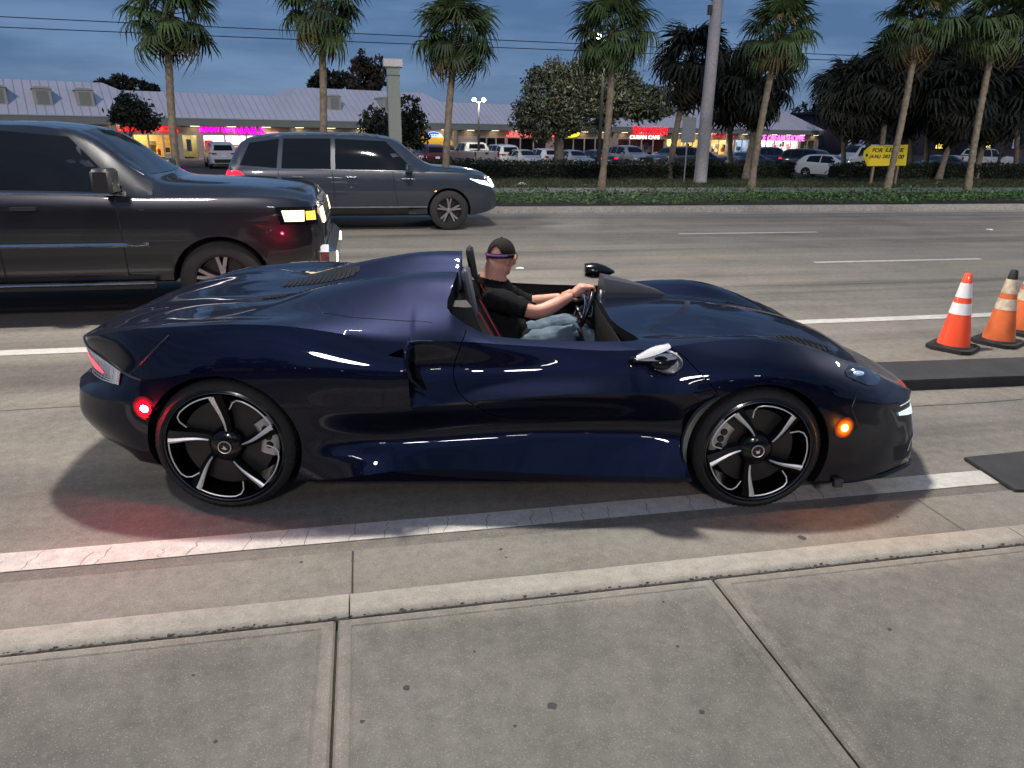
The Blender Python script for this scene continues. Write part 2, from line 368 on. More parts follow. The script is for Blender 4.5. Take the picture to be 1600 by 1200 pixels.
# ------------------------------------------------------------------ street lamps over the road (the light the photograph is lit by)
def street_lamp(x, y, h, arm, power, label, rz=0.0, col=(1, .93, .84)):
    t = thing('street_lamp', label, 'street lamp', (x, y, .14), rz, 'street lamps along the road')
    grey = mat('galvanised_steel', (.30, .30, .31), rough=.4, metal=.8)
    MB().lathe([(.16, 0), (.16, .04), (.10, .05), (.09, .3), (.055, h - .3), (.05, h)], 16).build('pole', grey, t, 40)
    MB().tube([(0, 0, h - .5), (0, arm * .3, h - .1), (0, arm * .7, h + .12), (0, arm, h + .15)], [.04, .04, .035, .03], 8).build('arm', grey, t, 60)
    hd = MB(); hd.bbox(-.28, .28, arm - .15, arm + .80, h + .09, h + .20, .03); hd.build('lamp_head', grey, t)
    le = MB(); le.box(-.22, .22, arm - .05, arm + .72, h + .082, h + .089); le.build('lamp_lens', mat('lamp_led', (1, 1, 1), emit=(1, .93, .8), es=60, var=0), t)
    d = bpy.data.lights.new('lamp_light', 'AREA'); d.shape = 'RECTANGLE'; d.size = .45; d.size_y = .8; d.energy = power; d.color = col; d.spread = R(178)
    o = bpy.data.objects.new('lamp_light', d); COL.objects.link(o); o.parent = t; o.location = (0, arm + .31, h + .078)
    return t
LP = 1650
street_lamp(6.6, 1.0, 9.2, 7.6, LP, 'street lamp on the near sidewalk with its arm towards the sports car', R(46))
street_lamp(-12, 1.0, 9.2, 7.6, LP, 'street lamp on the near sidewalk far to the left', R(0))
street_lamp(19, 1.0, 9.2, 7.6, LP, 'street lamp on the near sidewalk far to the right', R(0))
# ------------------------------------------------------------------ what stands behind the photographer (mirrored in the car's side)
t = thing('roadside_restaurant', 'long dark restaurant building with a string of bulbs along its eave, behind the photographer', 'building', (0, -27, .13))
MB().box(-34, 30, -12, 0, 0, 4.6).build('wall', mat('restaurant_wall', (.10, .09, .08), rough=.9), t)
MB().prism([(-.8, 4.6), (-13, 4.6), (-7, 7.6)], -35, 31, 'x').build('roof', mat('restaurant_roof', (.06, .055, .05), rough=.9), t)
for x in np.arange(-33, 30, 1.6):
    o = MB().blob((x, .1, 4.45), (.06, .06, .06), 8, 6).build('bulb', mat('bulb_lit', (1, 1, 1), emit=(1, .93, .8), es=30, var=0), t)
for x in (-20, -8, 9, 21):
    MB().box(x, x + 5, .005, .05, .9, 3.0).build('window', mat('restaurant_window', (.3, .25, .2), emit=(1, .75, .45), es=.12, var=.3, scale=1), t)
def back_lamp(x, y, h, label):
    t = thing('entrance_lamp', label, 'lamp post', (x, y, .13), 0, 'lamp posts behind the photographer')
    MB().lathe([(.12, 0), (.07, h), (0, h)], 10).build('pole', mat('lamp_bronze', (.05, .045, .04), rough=.5, metal=.5), t)
    MB().bbox(-.5, .5, -.25, .65, h - .02, h + .16, .04).build('lamp_head', mat('lamp_bronze'), t)
    MB().box(-.42, .42, -.1, .55, h - .045, h - .022).build('lamp_lens', mat('entrance_led', (1, 1, 1), emit=(1, .96, .86), es=90, var=0), t)
back_lamp(-1.6, -13, 5.6, 'square lamp on a bronze post behind the photographer, left one of two')
back_lamp(3.2, -10.5, 5.4, 'square lamp on a bronze post behind the photographer, right one of two')
# ------------------------------------------------------------------ the open sports car
CAR_PSI = R(-9.65)
CAR_O = (-0.5715, 4.4557, 0.0)     # rear axle on the ground
RAILS = [  # (xb, s, z) or (xb, s, z, x): lines along the right half of the body, from the centre line down
 [(-.93,0,.765,-.93),(-.8,0,.795,-.82),(-.62,0,.845),(-.3,0,.895),(0,0,.915),(.2,0,.93),(.5,0,.95),(.8,0,.965),(1.12,0,.97),(1.2,0,.93),(1.32,0,.885),(1.7,0,.865),(2.1,0,.86),(2.5,0,.862),(2.8,0,.84),(3.11,0,.785),(3.31,0,.715),(3.51,0,.61),(3.68,0,.52,3.70),(3.78,0,.44,3.83)],
 [(-.93,.12,.765,-.925),(-.8,.13,.797,-.82),(-.62,.14,.848),(-.3,.15,.90),(0,.15,.92),(.2,.16,.942),(.5,.17,.985),(.8,.17,1.02),(1.12,.17,1.03),(1.2,.17,.95),(1.32,.17,.88),(2.1,.16,.855),(2.5,.17,.855),(2.8,.18,.83),(3.11,.18,.772),(3.31,.18,.705),(3.51,.16,.60),(3.68,.13,.515,3.69),(3.78,.1,.442,3.825)],
 [(-.93,.25,.767,-.90),(-.8,.26,.80,-.80),(-.62,.26,.853),(-.3,.28,.907),(0,.30,.935),(.12,.30,.95),(.28,.31,.992),(.40,.31,1.025),(.54,.31,1.053),(.73,.31,1.087),(.87,.31,1.106),(1.0,.31,1.112),(1.14,.31,1.112),(1.2,.31,1.0),(1.32,.32,.876),(2.1,.34,.845),(2.3,.36,.838),(2.5,.38,.83),(2.8,.40,.80),(3.1,.40,.738),(3.3,.38,.675),(3.5,.34,.585),(3.66,.28,.51),(3.78,.2,.446,3.80)],
 [(-.93,.36,.775,-.88),(-.7,.44,.832),(-.5,.46,.88),(-.25,.46,.915),(0,.46,.938),(.12,.46,.952),(.28,.45,.99),(.40,.44,1.02),(.54,.43,1.048),(.73,.43,1.082),(.87,.43,1.102),(1.0,.44,1.108),(1.14,.45,1.108),(1.2,.48,.99),(1.32,.58,.872),(2.1,.58,.832),(2.3,.56,.822),(2.5,.54,.812),(2.8,.54,.785),(3.1,.53,.725),(3.3,.50,.662),(3.5,.44,.575),(3.65,.37,.505),(3.78,.29,.452,3.77)],
 [(-.93,.43,.78,-.865),(-.7,.56,.835),(-.5,.62,.88),(-.25,.66,.92),(0,.68,.938),(.2,.68,.948),(.36,.665,.966),(.6,.645,.988),(.9,.64,1.004),(1.1,.65,.995),(1.2,.69,.92),(1.32,.72,.862),(1.5,.73,.845),(1.8,.73,.835),(2.05,.72,.832),(2.3,.68,.845),(2.5,.665,.857),(2.65,.66,.859),(2.8,.655,.843),(3.0,.65,.79),(3.2,.62,.71),(3.4,.56,.622),(3.55,.49,.55),(3.68,.42,.49),(3.78,.345,.456,3.745)],
 [(-.93,.47,.785,-.855),(-.75,.63,.82),(-.6,.74,.865),(-.4,.83,.915),(-.2,.87,.938),(.1,.89,.957),(.3,.89,.952),(.45,.885,.935),(.7,.875,.893),(.86,.865,.872),(1.05,.835,.865),(1.3,.80,.845),(1.6,.795,.825),(1.9,.80,.81),(2.1,.81,.82),(2.3,.80,.845),(2.5,.785,.865),(2.65,.78,.87),(2.8,.78,.855),(3.0,.77,.80),(3.2,.74,.72),(3.4,.67,.63),(3.55,.59,.555),(3.68,.50,.495),(3.78,.40,.458,3.71)],
 [(-.93,.47,.60,-.835),(-.75,.62,.615),(-.6,.77,.66),(-.45,.87,.70),(-.2,.945,.75),(0,.965,.77),(.3,.965,.77),(.6,.958,.755),(.86,.945,.745),(.915,.94,.742),(.945,.835,.74),(1.06,.82,.735),(1.2,.815,.71),(1.4,.83,.70),(1.7,.85,.70),(2.0,.875,.705),(2.2,.895,.71),(2.45,.93,.73),(2.67,.945,.74),(2.9,.935,.71),(3.1,.90,.65),(3.3,.82,.575),(3.5,.70,.49),(3.64,.57,.445),(3.78,.43,.425,3.67)],
 [(-.93,.48,.55,-.91),(-.75,.655,.545,-.82),(-.6,.81,.55,-.64),(-.45,.91,.565),(-.2,.97,.585),(0,.98,.60),(.35,.975,.57),(.6,.955,.545),(.76,.95,.543),(1.0,.93,.562),(1.2,.925,.583),(1.48,.93,.608),(1.9,.935,.632),(2.2,.935,.628),(2.32,.94,.632),(2.42,.948,.655),(2.67,.965,.62),(3.0,.952,.55),(3.1,.935,.50),(3.3,.86,.44),(3.5,.74,.40),(3.64,.61,.385),(3.78,.48,.378,3.66)],
 [(-.93,.48,.42,-.92),(-.75,.665,.415,-.83),(-.6,.81,.42,-.66),(-.45,.915,.43),(-.2,.97,.45),(0,.975,.45),(.35,.955,.42),(.5,.918,.36),(.76,.862,.325),(1.0,.846,.336),(1.5,.845,.360),(2.0,.851,.364),(2.3,.888,.368),(2.5,.95,.45),(2.67,.96,.45),(3.0,.955,.42),(3.1,.94,.40),(3.3,.875,.36),(3.5,.77,.31),(3.64,.64,.295),(3.78,.5,.285,3.645)],
 [(-.93,.48,.30,-.86),(-.75,.66,.30,-.76),(-.6,.80,.31,-.62),(-.45,.91,.32),(-.2,.965,.31),(0,.97,.30),(.25,.955,.29),(.45,.942,.282),(.66,.912,.284),(.85,.878,.292),(1.04,.865,.305),(1.62,.865,.335),(2.0,.87,.335),(2.29,.90,.33),(2.5,.95,.31),(2.67,.96,.30),(3.0,.955,.27),(3.1,.945,.25),(3.3,.89,.22),(3.5,.79,.19),(3.64,.66,.18),(3.78,.52,.18,3.615)],
 [(-.93,.45,.19,-.72),(-.75,.64,.20,-.64),(-.6,.78,.22,-.53),(-.45,.88,.235),(-.2,.92,.22),(0,.94,.18),(.3,.94,.165),(.45,.942,.165),(.66,.942,.185),(.85,.946,.215),(1.07,.955,.230),(1.62,.96,.205),(2.28,.955,.182),(2.67,.95,.17),(3.0,.95,.16),(3.3,.89,.145),(3.5,.79,.14),(3.64,.66,.138),(3.78,.5,.138,3.575)],
 [(-.93,.4,.17,-.65),(-.6,.68,.185,-.5),(-.45,.8,.19),(0,.9,.155),(.3,.92,.142),(.66,.925,.145),(1.07,.93,.15),(1.62,.93,.15),(2.28,.93,.145),(2.67,.9,.14),(3.0,.9,.135),(3.5,.74,.125),(3.64,.6,.125),(3.78,.42,.124,3.50)],
 [(-.93,0,.165,-.6),(-.45,0,.17),(0,0,.14),(1.0,0,.12),(2.6,0,.12),(3.78,0,.12,3.5)],
]
CREASE = {5: .6, 7: 1.0, 9: 1.0, 10: 1.0, 11: 1.0}
NSUB = [5, 5, 7, 6, 6, 9, 9, 8, 7, 3, 4, 4]
class Surf:
    def __init__(s):
        s.f = []
        for rail in RAILS:
            k = [(t if len(t) == 4 else t + (t[0],)) for t in rail]; xb = [t[0] for t in k]
            s.f.append((pchip(xb, [t[3] for t in k]), pchip(xb, [t[1] for t in k]), pchip(xb, [t[2] for t in k])))
    def half(s, xb):
        P = [np.array([f(xb) for f in fs]) for fs in s.f]; n = len(P); out = []; rid = []
        tang = []
        for i in range(n):
            if i == 0: ta = tb = np.array([0, P[1][1] - P[0][1], 0]) * 1.0
            elif i == n - 1: ta = tb = np.array([0, P[-1][1] - P[-2][1], 0]) * .6
            else:
                d0, d1 = P[i] - P[i - 1], P[i + 1] - P[i]; l0, l1 = np.linalg.norm(d0) + 1e-6, np.linalg.norm(d1) + 1e-6
                u = (d0 / l0 * l1 + d1 / l1 * l0) / (l0 + l1); c = CREASE.get(i, 0)
                ta = (u * (1 - c) + d0 / l0 * c) * l0; tb = (u * (1 - c) + d1 / l1 * c) * l1
            tang.append((ta, tb))
        for i in range(n - 1):
            a, b, ma, mb = P[i], P[i + 1], tang[i][1], tang[i + 1][0]
            for j in range(NSUB[i]):
                t = j / NSUB[i]
                out.append((2 * t ** 3 - 3 * t ** 2 + 1) * a + (t ** 3 - 2 * t ** 2 + t) * ma + (-2 * t ** 3 + 3 * t ** 2) * b + (t ** 3 - t ** 2) * mb)
        out.append(P[-1]); return out
def V3(x, s, z): return (x, -s, z)          # car space: x forward, y to the left, s to the right
def car_body_mesh(mats):
    S = Surf()
    xs = sorted(set(np.round(np.concatenate([np.linspace(-.93, -.5, 22), np.linspace(-.5, .86, 44), np.linspace(.86, 1.0, 13), np.linspace(1.0, 1.1, 5), np.linspace(1.1, 1.36, 18), np.linspace(1.36, 2.2, 26), np.linspace(2.2, 3.4, 44), np.linspace(3.4, 3.78, 24)]), 4)))
    rows = []
    for xb in xs:
        h = S.half(xb); right = [V3(*p) for p in h]; left = [(p[0], p[1], p[2]) for p in h[1:-1]][::-1]
        rows.append(right + left)
    n = len(rows[0]); mb = MB()
    for r in rows: mb.v += r
    for i in range(len(rows) - 1):
        for k in range(n): mb.f.append((i * n + k, i * n + (k + 1) % n, (i + 1) * n + (k + 1) % n, (i + 1) * n + k)); mb.mi.append(0)
    m = len(S.half(0)) - 1
    for end, bul in ((0, -.05), (len(rows) - 1, .09)):
        o = end * n; prev = None; NC = 10
        up = sum(NSUB[:5])
        for k in range(1, m):
            R_, L_ = o + k, o + (n - k)
            a, b = Vector(mb.v[R_]), Vector(mb.v[L_]); ids = [R_]
            kb = 0 if k <= up else min(1, (k - up) / 4.0)
            for j in range(1, NC):
                t = j / NC; p = a.lerp(b, t); p.x += bul * kb * (1 - (2 * t - 1) ** 2); mb.v.append(tuple(p)); ids.append(len(mb.v) - 1)
            ids.append(L_)
            if prev is not None:
                for j in range(NC): mb.f.append((prev[j], prev[j + 1], ids[j + 1], ids[j])); mb.mi.append(0)
            else:
                mb.f.append(tuple([o] + ids)); mb.mi.append(0)
            prev = ids
        mb.f.append(tuple(prev + [o + m])); mb.mi.append(0)
    me = mb.mesh('body', mats); fixn(me); return me

def cyl_mb(cx, cz, r, s0, s1, n=64):
    mb = MB(); mb.lathe([(r, s0), (r, s1)], n, (cx, 0, cz), 'y')
    mb.f.append(tuple(range(n))); mb.mi.append(0); mb.f.append(tuple(range(2 * n - 1, n - 1, -1))); mb.mi.append(0); return mb
def build_sports_car():
    paint = mat('navy_paint', (.0020, .0036, .0175), rough=.48, metal=.85, coat=.7, var=.10, scale=300, coat_rough=.018, spec=.2)
    black = mat('black_trim', (.006, .006, .007), rough=.35, var=.1)
    dark = mat('black_interior', (.008, .008, .009), rough=.75, var=.15, bump=.15, bscale=200, spec=.2)
    satin = mat('grey_satin', (.055, .055, .065), rough=.38, metal=.3, var=.08)
    silver = mat('diamond_cut_silver', (.80, .79, .77), rough=.5, metal=.85, var=.05)
    rimblk = mat('gloss_black_rim', (.004, .004, .0045), rough=.2, coat=.4, var=.05, spec=.3); spokeblk = mat('spoke_black', (.003, .003, .0035), rough=.5, var=.05, spec=.2)
    rubber = mat('tyre_rubber', (.012, .012, .012), rough=.72, var=.25, scale=40, bump=.2, bscale=150)
    root = thing('sports_car', 'dark navy open-top sports car with no windscreen, stopped beside the white edge line', 'sports car', CAR_O, CAR_PSI)
    body = put('body', car_body_mesh([paint]), root); fresh = body.data.copy()
    # wheel arches, cockpit, intake, door gap: cut out of the solid body
    for cx, cz, r in ((0, .345, .378), (2.67, .327, .36)):
        for sg in (-1, 1): boolean(body, cyl_mb(cx, cz, r, *( (-1.2, -.60) if sg < 0 else (.60, 1.2))), dark)
    half = [(1.135, 0), (1.135, .30), (1.128, .46), (1.105, .57), (1.092, .615), (1.093, .66), (1.115, .69), (1.165, .705), (1.25, .715), (1.35, .722), (1.6, .728), (1.85, .722), (2.0, .712), (2.06, .695), (2.085, .66), (2.075, .60), (2.045, .52), (2.01, .42), (1.99, .30), (1.985, 0)]
    poly = [(x, -s) for x, s in half] + [(x, s) for x, s in half[::-1]][1:-1]
    boolean(body, MB().prism(poly, .34, 2.0), dark)
    for sg in (-1, 1):
        pr = MB()
        prof = [(.78, .72), (.86, .668), (.95, .640), (1.0, .625), (.972, .685), (.945, .738), (.912, .81), (.885, .84), (.78, .80)]
        lo, hi = (-.914, -.76) if sg < 0 else (.76, .914)
        pr.prism([(x, z) for x, z in prof], lo, hi, 'y')
        boolean(body, pr, dark)
    door_o = [(1.225, 1.15), (1.215, .96), (1.165, .84), (1.13, .74), (1.125, .68), (1.15, .62), (1.22, .565), (1.32, .49), (1.42, .46), (2.27, .47), (2.375, .575), (2.435, .64), (2.37, .71), (2.275, .80), (2.15, .86), (2.13, 1.15)]
    door_c = (1.75, .7)
    def shrink(poly, d):
        out = []
        n = len(poly)
        for i in range(n):
            a, b, c = Vector(poly[i - 1]), Vector(poly[i]), Vector(poly[(i + 1) % n])
            n1 = Vector(((b - a).y, -(b - a).x)).normalized(); n2 = Vector(((c - b).y, -(c - b).x)).normalized()
            m = (n1 + n2); m = m / max(m.length_squared / 2, .35); out.append(tuple(b + m * d * sgn))
        return out
    ar = sum(door_o[i - 1][0] * door_o[i][1] - door_o[i][0] * door_o[i - 1][1] for i in range(len(door_o)))
    sgn = -1 if ar > 0 else 1
    inner = shrink(door_o, .0048)
    for sg in (-1, 1):
        lo, hi = (-1.2, -.742) if sg < 0 else (.742, 1.2)
        d = put('door', fresh.copy(), root)
        boolean(d, MB().prism(inner, lo, hi, 'y'), black, 'INTERSECT')
        finish(d.data, 28)
        boolean(body, MB().prism(door_o, lo, hi, 'y'), black)
    finish(body.data, 28)
    bvh = BVHTree.FromPolygons([v.co for v in body.data.vertices], [list(p.vertices) for p in body.data.polygons])
    def surf_side(x, z, off=.0015, sg=1):
        hit = bvh.ray_cast(Vector((x, -1.4 * sg, z)), Vector((0, sg, 0)))
        return (hit[0] + hit[1] * off) if hit[0] else Vector((x, -.9 * sg, z))
    def surf_top(x, s, off=.0015):
        hit = bvh.ray_cast(Vector((x, -s, 1.6)), Vector((0, 0, -1)))
        return (hit[0] + hit[1] * off) if hit[0] else Vector((x, -s, .8))
    def seam(pts, fn, w=.0035):
        P = []
        for i in range(len(pts) - 1):
            for t in np.linspace(0, 1, 10, endpoint=False): P.append(fn(pts[i][0] + (pts[i + 1][0] - pts[i][0]) * t, pts[i][1] + (pts[i + 1][1] - pts[i][1]) * t, .0))
        P.append(fn(*pts[-1], .0)); return MB().tube(P, w, 5)
    for sg in (1, -1):
        seam([(-.44, .695), (-.33, .80), (-.22, .90)], lambda x, z, o: surf_side(x, z, o, sg)).build('panel_seam', black, root, 60)
        seam([(3.16, .63), (3.13, .55), (3.19, .44)], lambda x, z, o: surf_side(x, z, o, sg)).build('panel_seam', black, root, 60)
        seam([(-.17, sg * .80), (-.12, sg * .70), (.0, sg * .60), (.08, sg * .52)], surf_top).build('panel_seam', black, root, 60)
        seam([(.42, sg * .60), (.47, sg * .70), (.62, sg * .745), (.85, sg * .75), (1.02, sg * .75)], surf_top, .0022).build('panel_seam', black, root, 60)
    # louvred vents
    for sg in (1, -1):
        mb = MB(); rows = []
        for x in np.linspace(.02, .50, 14):
            w = .075 * (1 - ((x - .26) / .26) ** 4)
            rows.append([surf_top(x, sg * (.20 + .10 * (x - .02)) + t * w, .002) for t in (-1, -.3, .3, 1)])
        mb.grid(rows, flip=sg > 0); mb.build('deck_vent', black, root, 60)
        sl = MB()
        for x in np.linspace(.05, .47, 15):
            c = .20 + .10 * (x - .02); w = .068
            sl.tube([surf_top(x, sg * c - w, .004), surf_top(x + .012, sg * c, .004), surf_top(x, sg * c + w, .004)], .003, 5)
        sl.build('vent_slat', dark, root, 60)
        mb = MB(); rows = []
        for x in np.linspace(2.84, 3.24, 14):
            w = .085 * math.sin(math.pi * (x - 2.80) / .48); c = .46 - .20 * (x - 2.84)
            rows.append([surf_top(x, sg * c + t * w, .002) for t in (-1, -.33, .33, 1)])
        mb.grid(rows); mb.build('hood_vent', black, root, 60)
        sl = MB()
        for x in np.linspace(2.90, 3.20, 9):
            c = .46 - .20 * (x - 2.84); w = .075 * math.sin(math.pi * (x - 2.80) / .48)
            sl.tube([surf_top(x, sg * c - w, .006), surf_top(x + .02, sg * c, .008), surf_top(x, sg * c + w, .006)], .005, 5)
        sl.build('hood_vent_slat', black, root, 60)
    # intake lip fin
    for sg in (1, -1):
        mb = MB()
        P = [(1.03, .862, .84), (.96, .868, .872), (.92, .872, .90), (.905, .83, .925), (.908, .77, .937), (.93, .70, .938), (.985, .64, .925)]
        mb.tube([(x, -sg * s, z) for x, z, s in P], [.006, .011, .013, .012, .011, .010, .006], 8); mb.build('intake_lip', paint, root, 60)
    # wheels
    def wheel(cx, cz, r, rr, w, sg, front):
        wt = bpy.data.objects.new('wheel', None); COL.objects.link(wt); wt.parent = root
        wt.location = (cx, -sg * .955, cz); wt.rotation_euler = (0, 0, 0 if sg > 0 else math.pi)
        ty = MB()    # profile along y: outer face at y=0 (towards the viewer = -y)
        sw = r - rr
        prof = [(rr - .012, .012), (rr + .004, .002), (rr + .3 * sw, -.006), (r - .022, .002), (r - .006, .016), (r, .035), (r, w - .035), (r - .008, w - .012), (rr + .3 * sw, w), (rr - .012, w - .02)]
        ty.lathe(prof, 72, axis='y')
        for k in range(72):   # tread blocks on the shoulder
            a = 2 * math.pi * k / 72
            c, s_ = math.cos(a), math.sin(a)
            ty.tube([((r - .004) * c, .018, (r - .004) * s_), ((r + .001) * c, .05, (r + .001) * s_), ((r + .001) * math.cos(a + .05), w * .4, (r + .001) * math.sin(a + .05))], .004, 4)
        ty.build('tyre', rubber, wt, 50)
        rm = MB(); rm.lathe([(rr + .004, .001), (rr - .004, -.003), (rr - .012, .004), (rr - .018, .03), (rr - .03, .16), (rr - .03, w - .02)], 72, axis='y'); rm.build('rim', rimblk, wt, 40)
        lip = MB(); lip.lathe([(rr - .008, -.0035), (rr - .010, -.0048), (rr - .0125, -.001)], 72, axis='y'); lip.build('rim_lip', mat('rim_lip_grey', (.16, .16, .165), rough=.3, metal=.9), wt, 60)
        base = R(97 if not front else 93 + 30)
        angs = [R(a) for a in ((97, 25, 309, 236, 172) if not front else (124, 51, 339, 269, 197))]
        hub_r = .085
        for a0 in angs:
            sp = MB(); so = MB(); N = 10
            ca = a0 - R(16)
            for side in (0,):
                rows = []
                for i in range(N + 1):
                    t = i / N; rad = .055 + (rr - .022 - .055) * t
                    a = a0 - R(20) * (1 - t) ** 1.5 - R(4) * t
                    wd = .021 + .012 * t
                    c = Vector((rad * math.cos(a), 0, rad * math.sin(a))); tn = Vector((-math.sin(a), 0, math.cos(a)))
                    dep = .030 - .020 * t
                    rows.append([c + tn * wd * .5 + Vector((0, dep, 0)), c + tn * wd * .1 + Vector((0, dep - .014, 0)), c - tn * wd * .9 + Vector((0, dep + .004, 0)), c - tn * wd * 1.0 + Vector((0, dep + .05, 0)), c + tn * wd * .5 + Vector((0, dep + .05, 0)), c + tn * wd * .5 + Vector((0, dep, 0))])
                sp.grid(rows, flip=True)
            sp.build('spoke', spokeblk, wt, 35)
            # bright machined edge: wide at the rim, sharp at the hub, then a thin line that follows the rim
            rows = []
            for i in range(N + 1):
                t = i / N; rad = .085 + (rr - .028 - .085) * t
                a = a0 - R(17) * (1 - t) ** 1.5
                wd = .007 + .016 * t
                c = Vector((rad * math.cos(a), .012 - .017 * t, rad * math.sin(a))); tn = Vector((-math.sin(a), 0, math.cos(a)))
                rows.append([c + tn * wd * .6, c + tn * wd * .1 + Vector((0, -.005, 0)), c - tn * wd * .6])
            so.grid(rows)
            arc = [(rr - .03, a0 + R(k)) for k in range(0, 44, 4)] + [(rr - .036, a0 + R(46)), (rr - .055, a0 + R(50)), (rr - .095, a0 + R(53))]
            so.tube([(q * math.cos(a), -.002 if i < 11 else .004 + .006 * (i - 11), q * math.sin(a)) for i, (q, a) in enumerate(arc)], .0036, 6)
            so.build('spoke_edge', silver, wt, 40)
        hb = MB(); hb.lathe([(.0, .004), (.03, .002), (.034, .006), (.036, .012), (.07, .018), (.085, .035), (.09, .10)], 36, axis='y'); hb.build('hub', rimblk, wt, 40)
        rg = MB(); rg.lathe([(.0285, .0005), (.0315, -.001), (.034, .004)], 36, axis='y'); rg.build('hub_ring', silver, wt, 40)
        em = MB(); em.prism([(-.014, -.004), (.004, -.012), (.013, -.008), (.006, -.003), (.0, .006), (-.006, .009), (-.004, .001)] if not front else [(-.004, -.012), (.008, -.008), (.009, .010), (.003, .002), (-.004, .0), (-.012, .007), (-.010, -.002)], -.001, .004, 'y'); em.build('hub_emblem', silver, wt)
        ds = MB(); ds.lathe([(.06, .075), (rr - .075, .075), (rr - .075, .10), (.06, .10)], 48, axis='y'); ds.build('brake_disc', mat('carbon_disc', (.03, .03, .032), rough=.35, metal=.6), wt, 30)
        cp = MB(); an = R(165 if front else 10); rows = []
        for i in range(9):
            a = an + R(-26 + 6.5 * i)
            rows.append([((rr - q) * math.cos(a), dy, (rr - q) * math.sin(a)) for q, dy in ((.045, .11), (.045, .066), (.065, .052), (.115, .052), (.135, .066), (.135, .11))])
        cp.grid(rows, flip=True); cp.build('brake_caliper', mat('caliper_silver', (.38, .38, .39), rough=.35, metal=.6), wt, 40)
        for k in range(3):
            a = an + R(-12 + 12 * k)
            b = MB().lathe([(.0, .044), (.016, .045), (.02, .053)], 14, ((rr - .09) * math.cos(a), 0, (rr - .09) * math.sin(a)), 'y'); b.build('caliper_bolt', rimblk, wt, 40)
        return wt
    for sg in (1, -1):
        wheel(0, .345, .345, .298, .30, sg, False)
        wheel(2.67, .327, .327, .278, .25, sg, True)
    # pale vane behind the front wheel
    for sg in (1, -1):
        rows = []
        for i in range(15):
            a = R(128 + 62 * i / 14); rr_ = .362
            q = .034 * math.sin(math.pi * (i + .6) / 15.2) ** .6
            rows.append([(2.67 + (rr_ + .0) * math.cos(a), -sg * .945, .327 + rr_ * math.sin(a)), (2.67 + (rr_ + q) * math.cos(a), -sg * .962, .327 + (rr_ + q) * math.sin(a)), (2.67 + (rr_ + q) * math.cos(a), -sg * .93, .327 + (rr_ + q) * math.sin(a))])
        MB().grid(rows, flip=sg < 0).build('arch_vane', mat('pale_vane', (.30, .36, .36), rough=.25, metal=.8), root, 50)
    # lamps
    amber = mat('amber_lens', (.8, .25, .02), rough=.2, emit=(1.0, .30, .012), es=900, var=0)
    red = mat('red_lens', (.6, .01, .02), rough=.2, emit=(1.0, .02, .06), es=1300, var=0)
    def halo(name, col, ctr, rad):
        # bloom around the marker put in as a glowing disc that fades outwards
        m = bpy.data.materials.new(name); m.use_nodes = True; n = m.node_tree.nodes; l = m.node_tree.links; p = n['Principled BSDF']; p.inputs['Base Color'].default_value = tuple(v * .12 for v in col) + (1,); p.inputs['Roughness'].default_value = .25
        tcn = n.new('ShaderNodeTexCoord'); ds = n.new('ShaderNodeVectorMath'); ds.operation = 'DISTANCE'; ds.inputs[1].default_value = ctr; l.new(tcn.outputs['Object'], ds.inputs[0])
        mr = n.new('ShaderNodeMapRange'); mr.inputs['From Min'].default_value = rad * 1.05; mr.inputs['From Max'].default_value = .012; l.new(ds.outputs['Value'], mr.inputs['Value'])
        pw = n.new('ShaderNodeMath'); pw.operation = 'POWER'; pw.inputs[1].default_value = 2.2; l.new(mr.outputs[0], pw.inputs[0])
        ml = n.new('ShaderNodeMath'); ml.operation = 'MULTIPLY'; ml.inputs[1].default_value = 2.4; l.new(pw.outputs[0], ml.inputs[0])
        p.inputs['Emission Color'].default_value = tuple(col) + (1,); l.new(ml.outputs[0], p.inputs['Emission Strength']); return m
    def lens(name, x, z, w, h, m, sg, bulge):
        mb = MB(); rows = []
        for u in np.linspace(0, 1, 6):
            rows.append([surf_side(x + math.cos(a) * w * u * 1.0, z + math.sin(a) * h * u, .001 + bulge * (1 - u * u), sg) for a in np.linspace(0, 2 * math.pi, 17)])
        return mb.grid(rows, flip=sg > 0).build(name, m, root, 60)
    for sg in (1, -1):
        lens('side_marker', 3.10, .452, .018, .020, amber, sg, .018); lens('rear_side_marker', -.365, .545, .024, .020, red, sg, .018)
        lens('marker_glow', 3.10, .452, .055, .055, halo('amber_glow', (1, .20, .005), (3.10, -sg * .93, .452), .055), sg, .004); lens('marker_glow', -.365, .545, .065, .060, halo('red_glow', (1, .0, .035), (-.365, -sg * .93, .545), .065), sg, .004)
    # headlights, drl, nose highlight
    for sg in (1, -1):
        mb = MB(); rows = []
        for t in np.linspace(0, 1, 9):
            x = 3.11 + .29 * t; w = .075 * math.sin(math.pi * min(.98, .12 + .86 * (1 - t) ** .8)) + .008
            s_c = .84 - .22 * t
            rows.append([surf_top(x, sg * (s_c + u * w), .003 + .008 * (1 - abs(u)) * math.sin(math.pi * t)) for u in (-1, -.5, 0, .5, 1)])
        mb.grid(rows); mb.build('headlight', mat('headlight_glass', (.02, .025, .035), rough=.05, coat=1.0, var=0), root, 60)
        q = surf_top(3.185, sg * .80, .012)
        MB().blob(q, (.032, .022, .012), 12, 8).build('headlight_lens', mat('projector_lens', (.5, .62, .8), rough=.05, metal=.6, var=0, emit=(.5, .7, 1), es=.25), root, 60)
        def surf_front(s_, z, off):
            hit = bvh.ray_cast(Vector((4.4, -sg * s_, z)), Vector((-1, 0, 0)))
            return (hit[0] + hit[1] * off) if hit[0] else Vector((3.4, -sg * s_, z))
        P = np.linspace(.47, .735, 9)
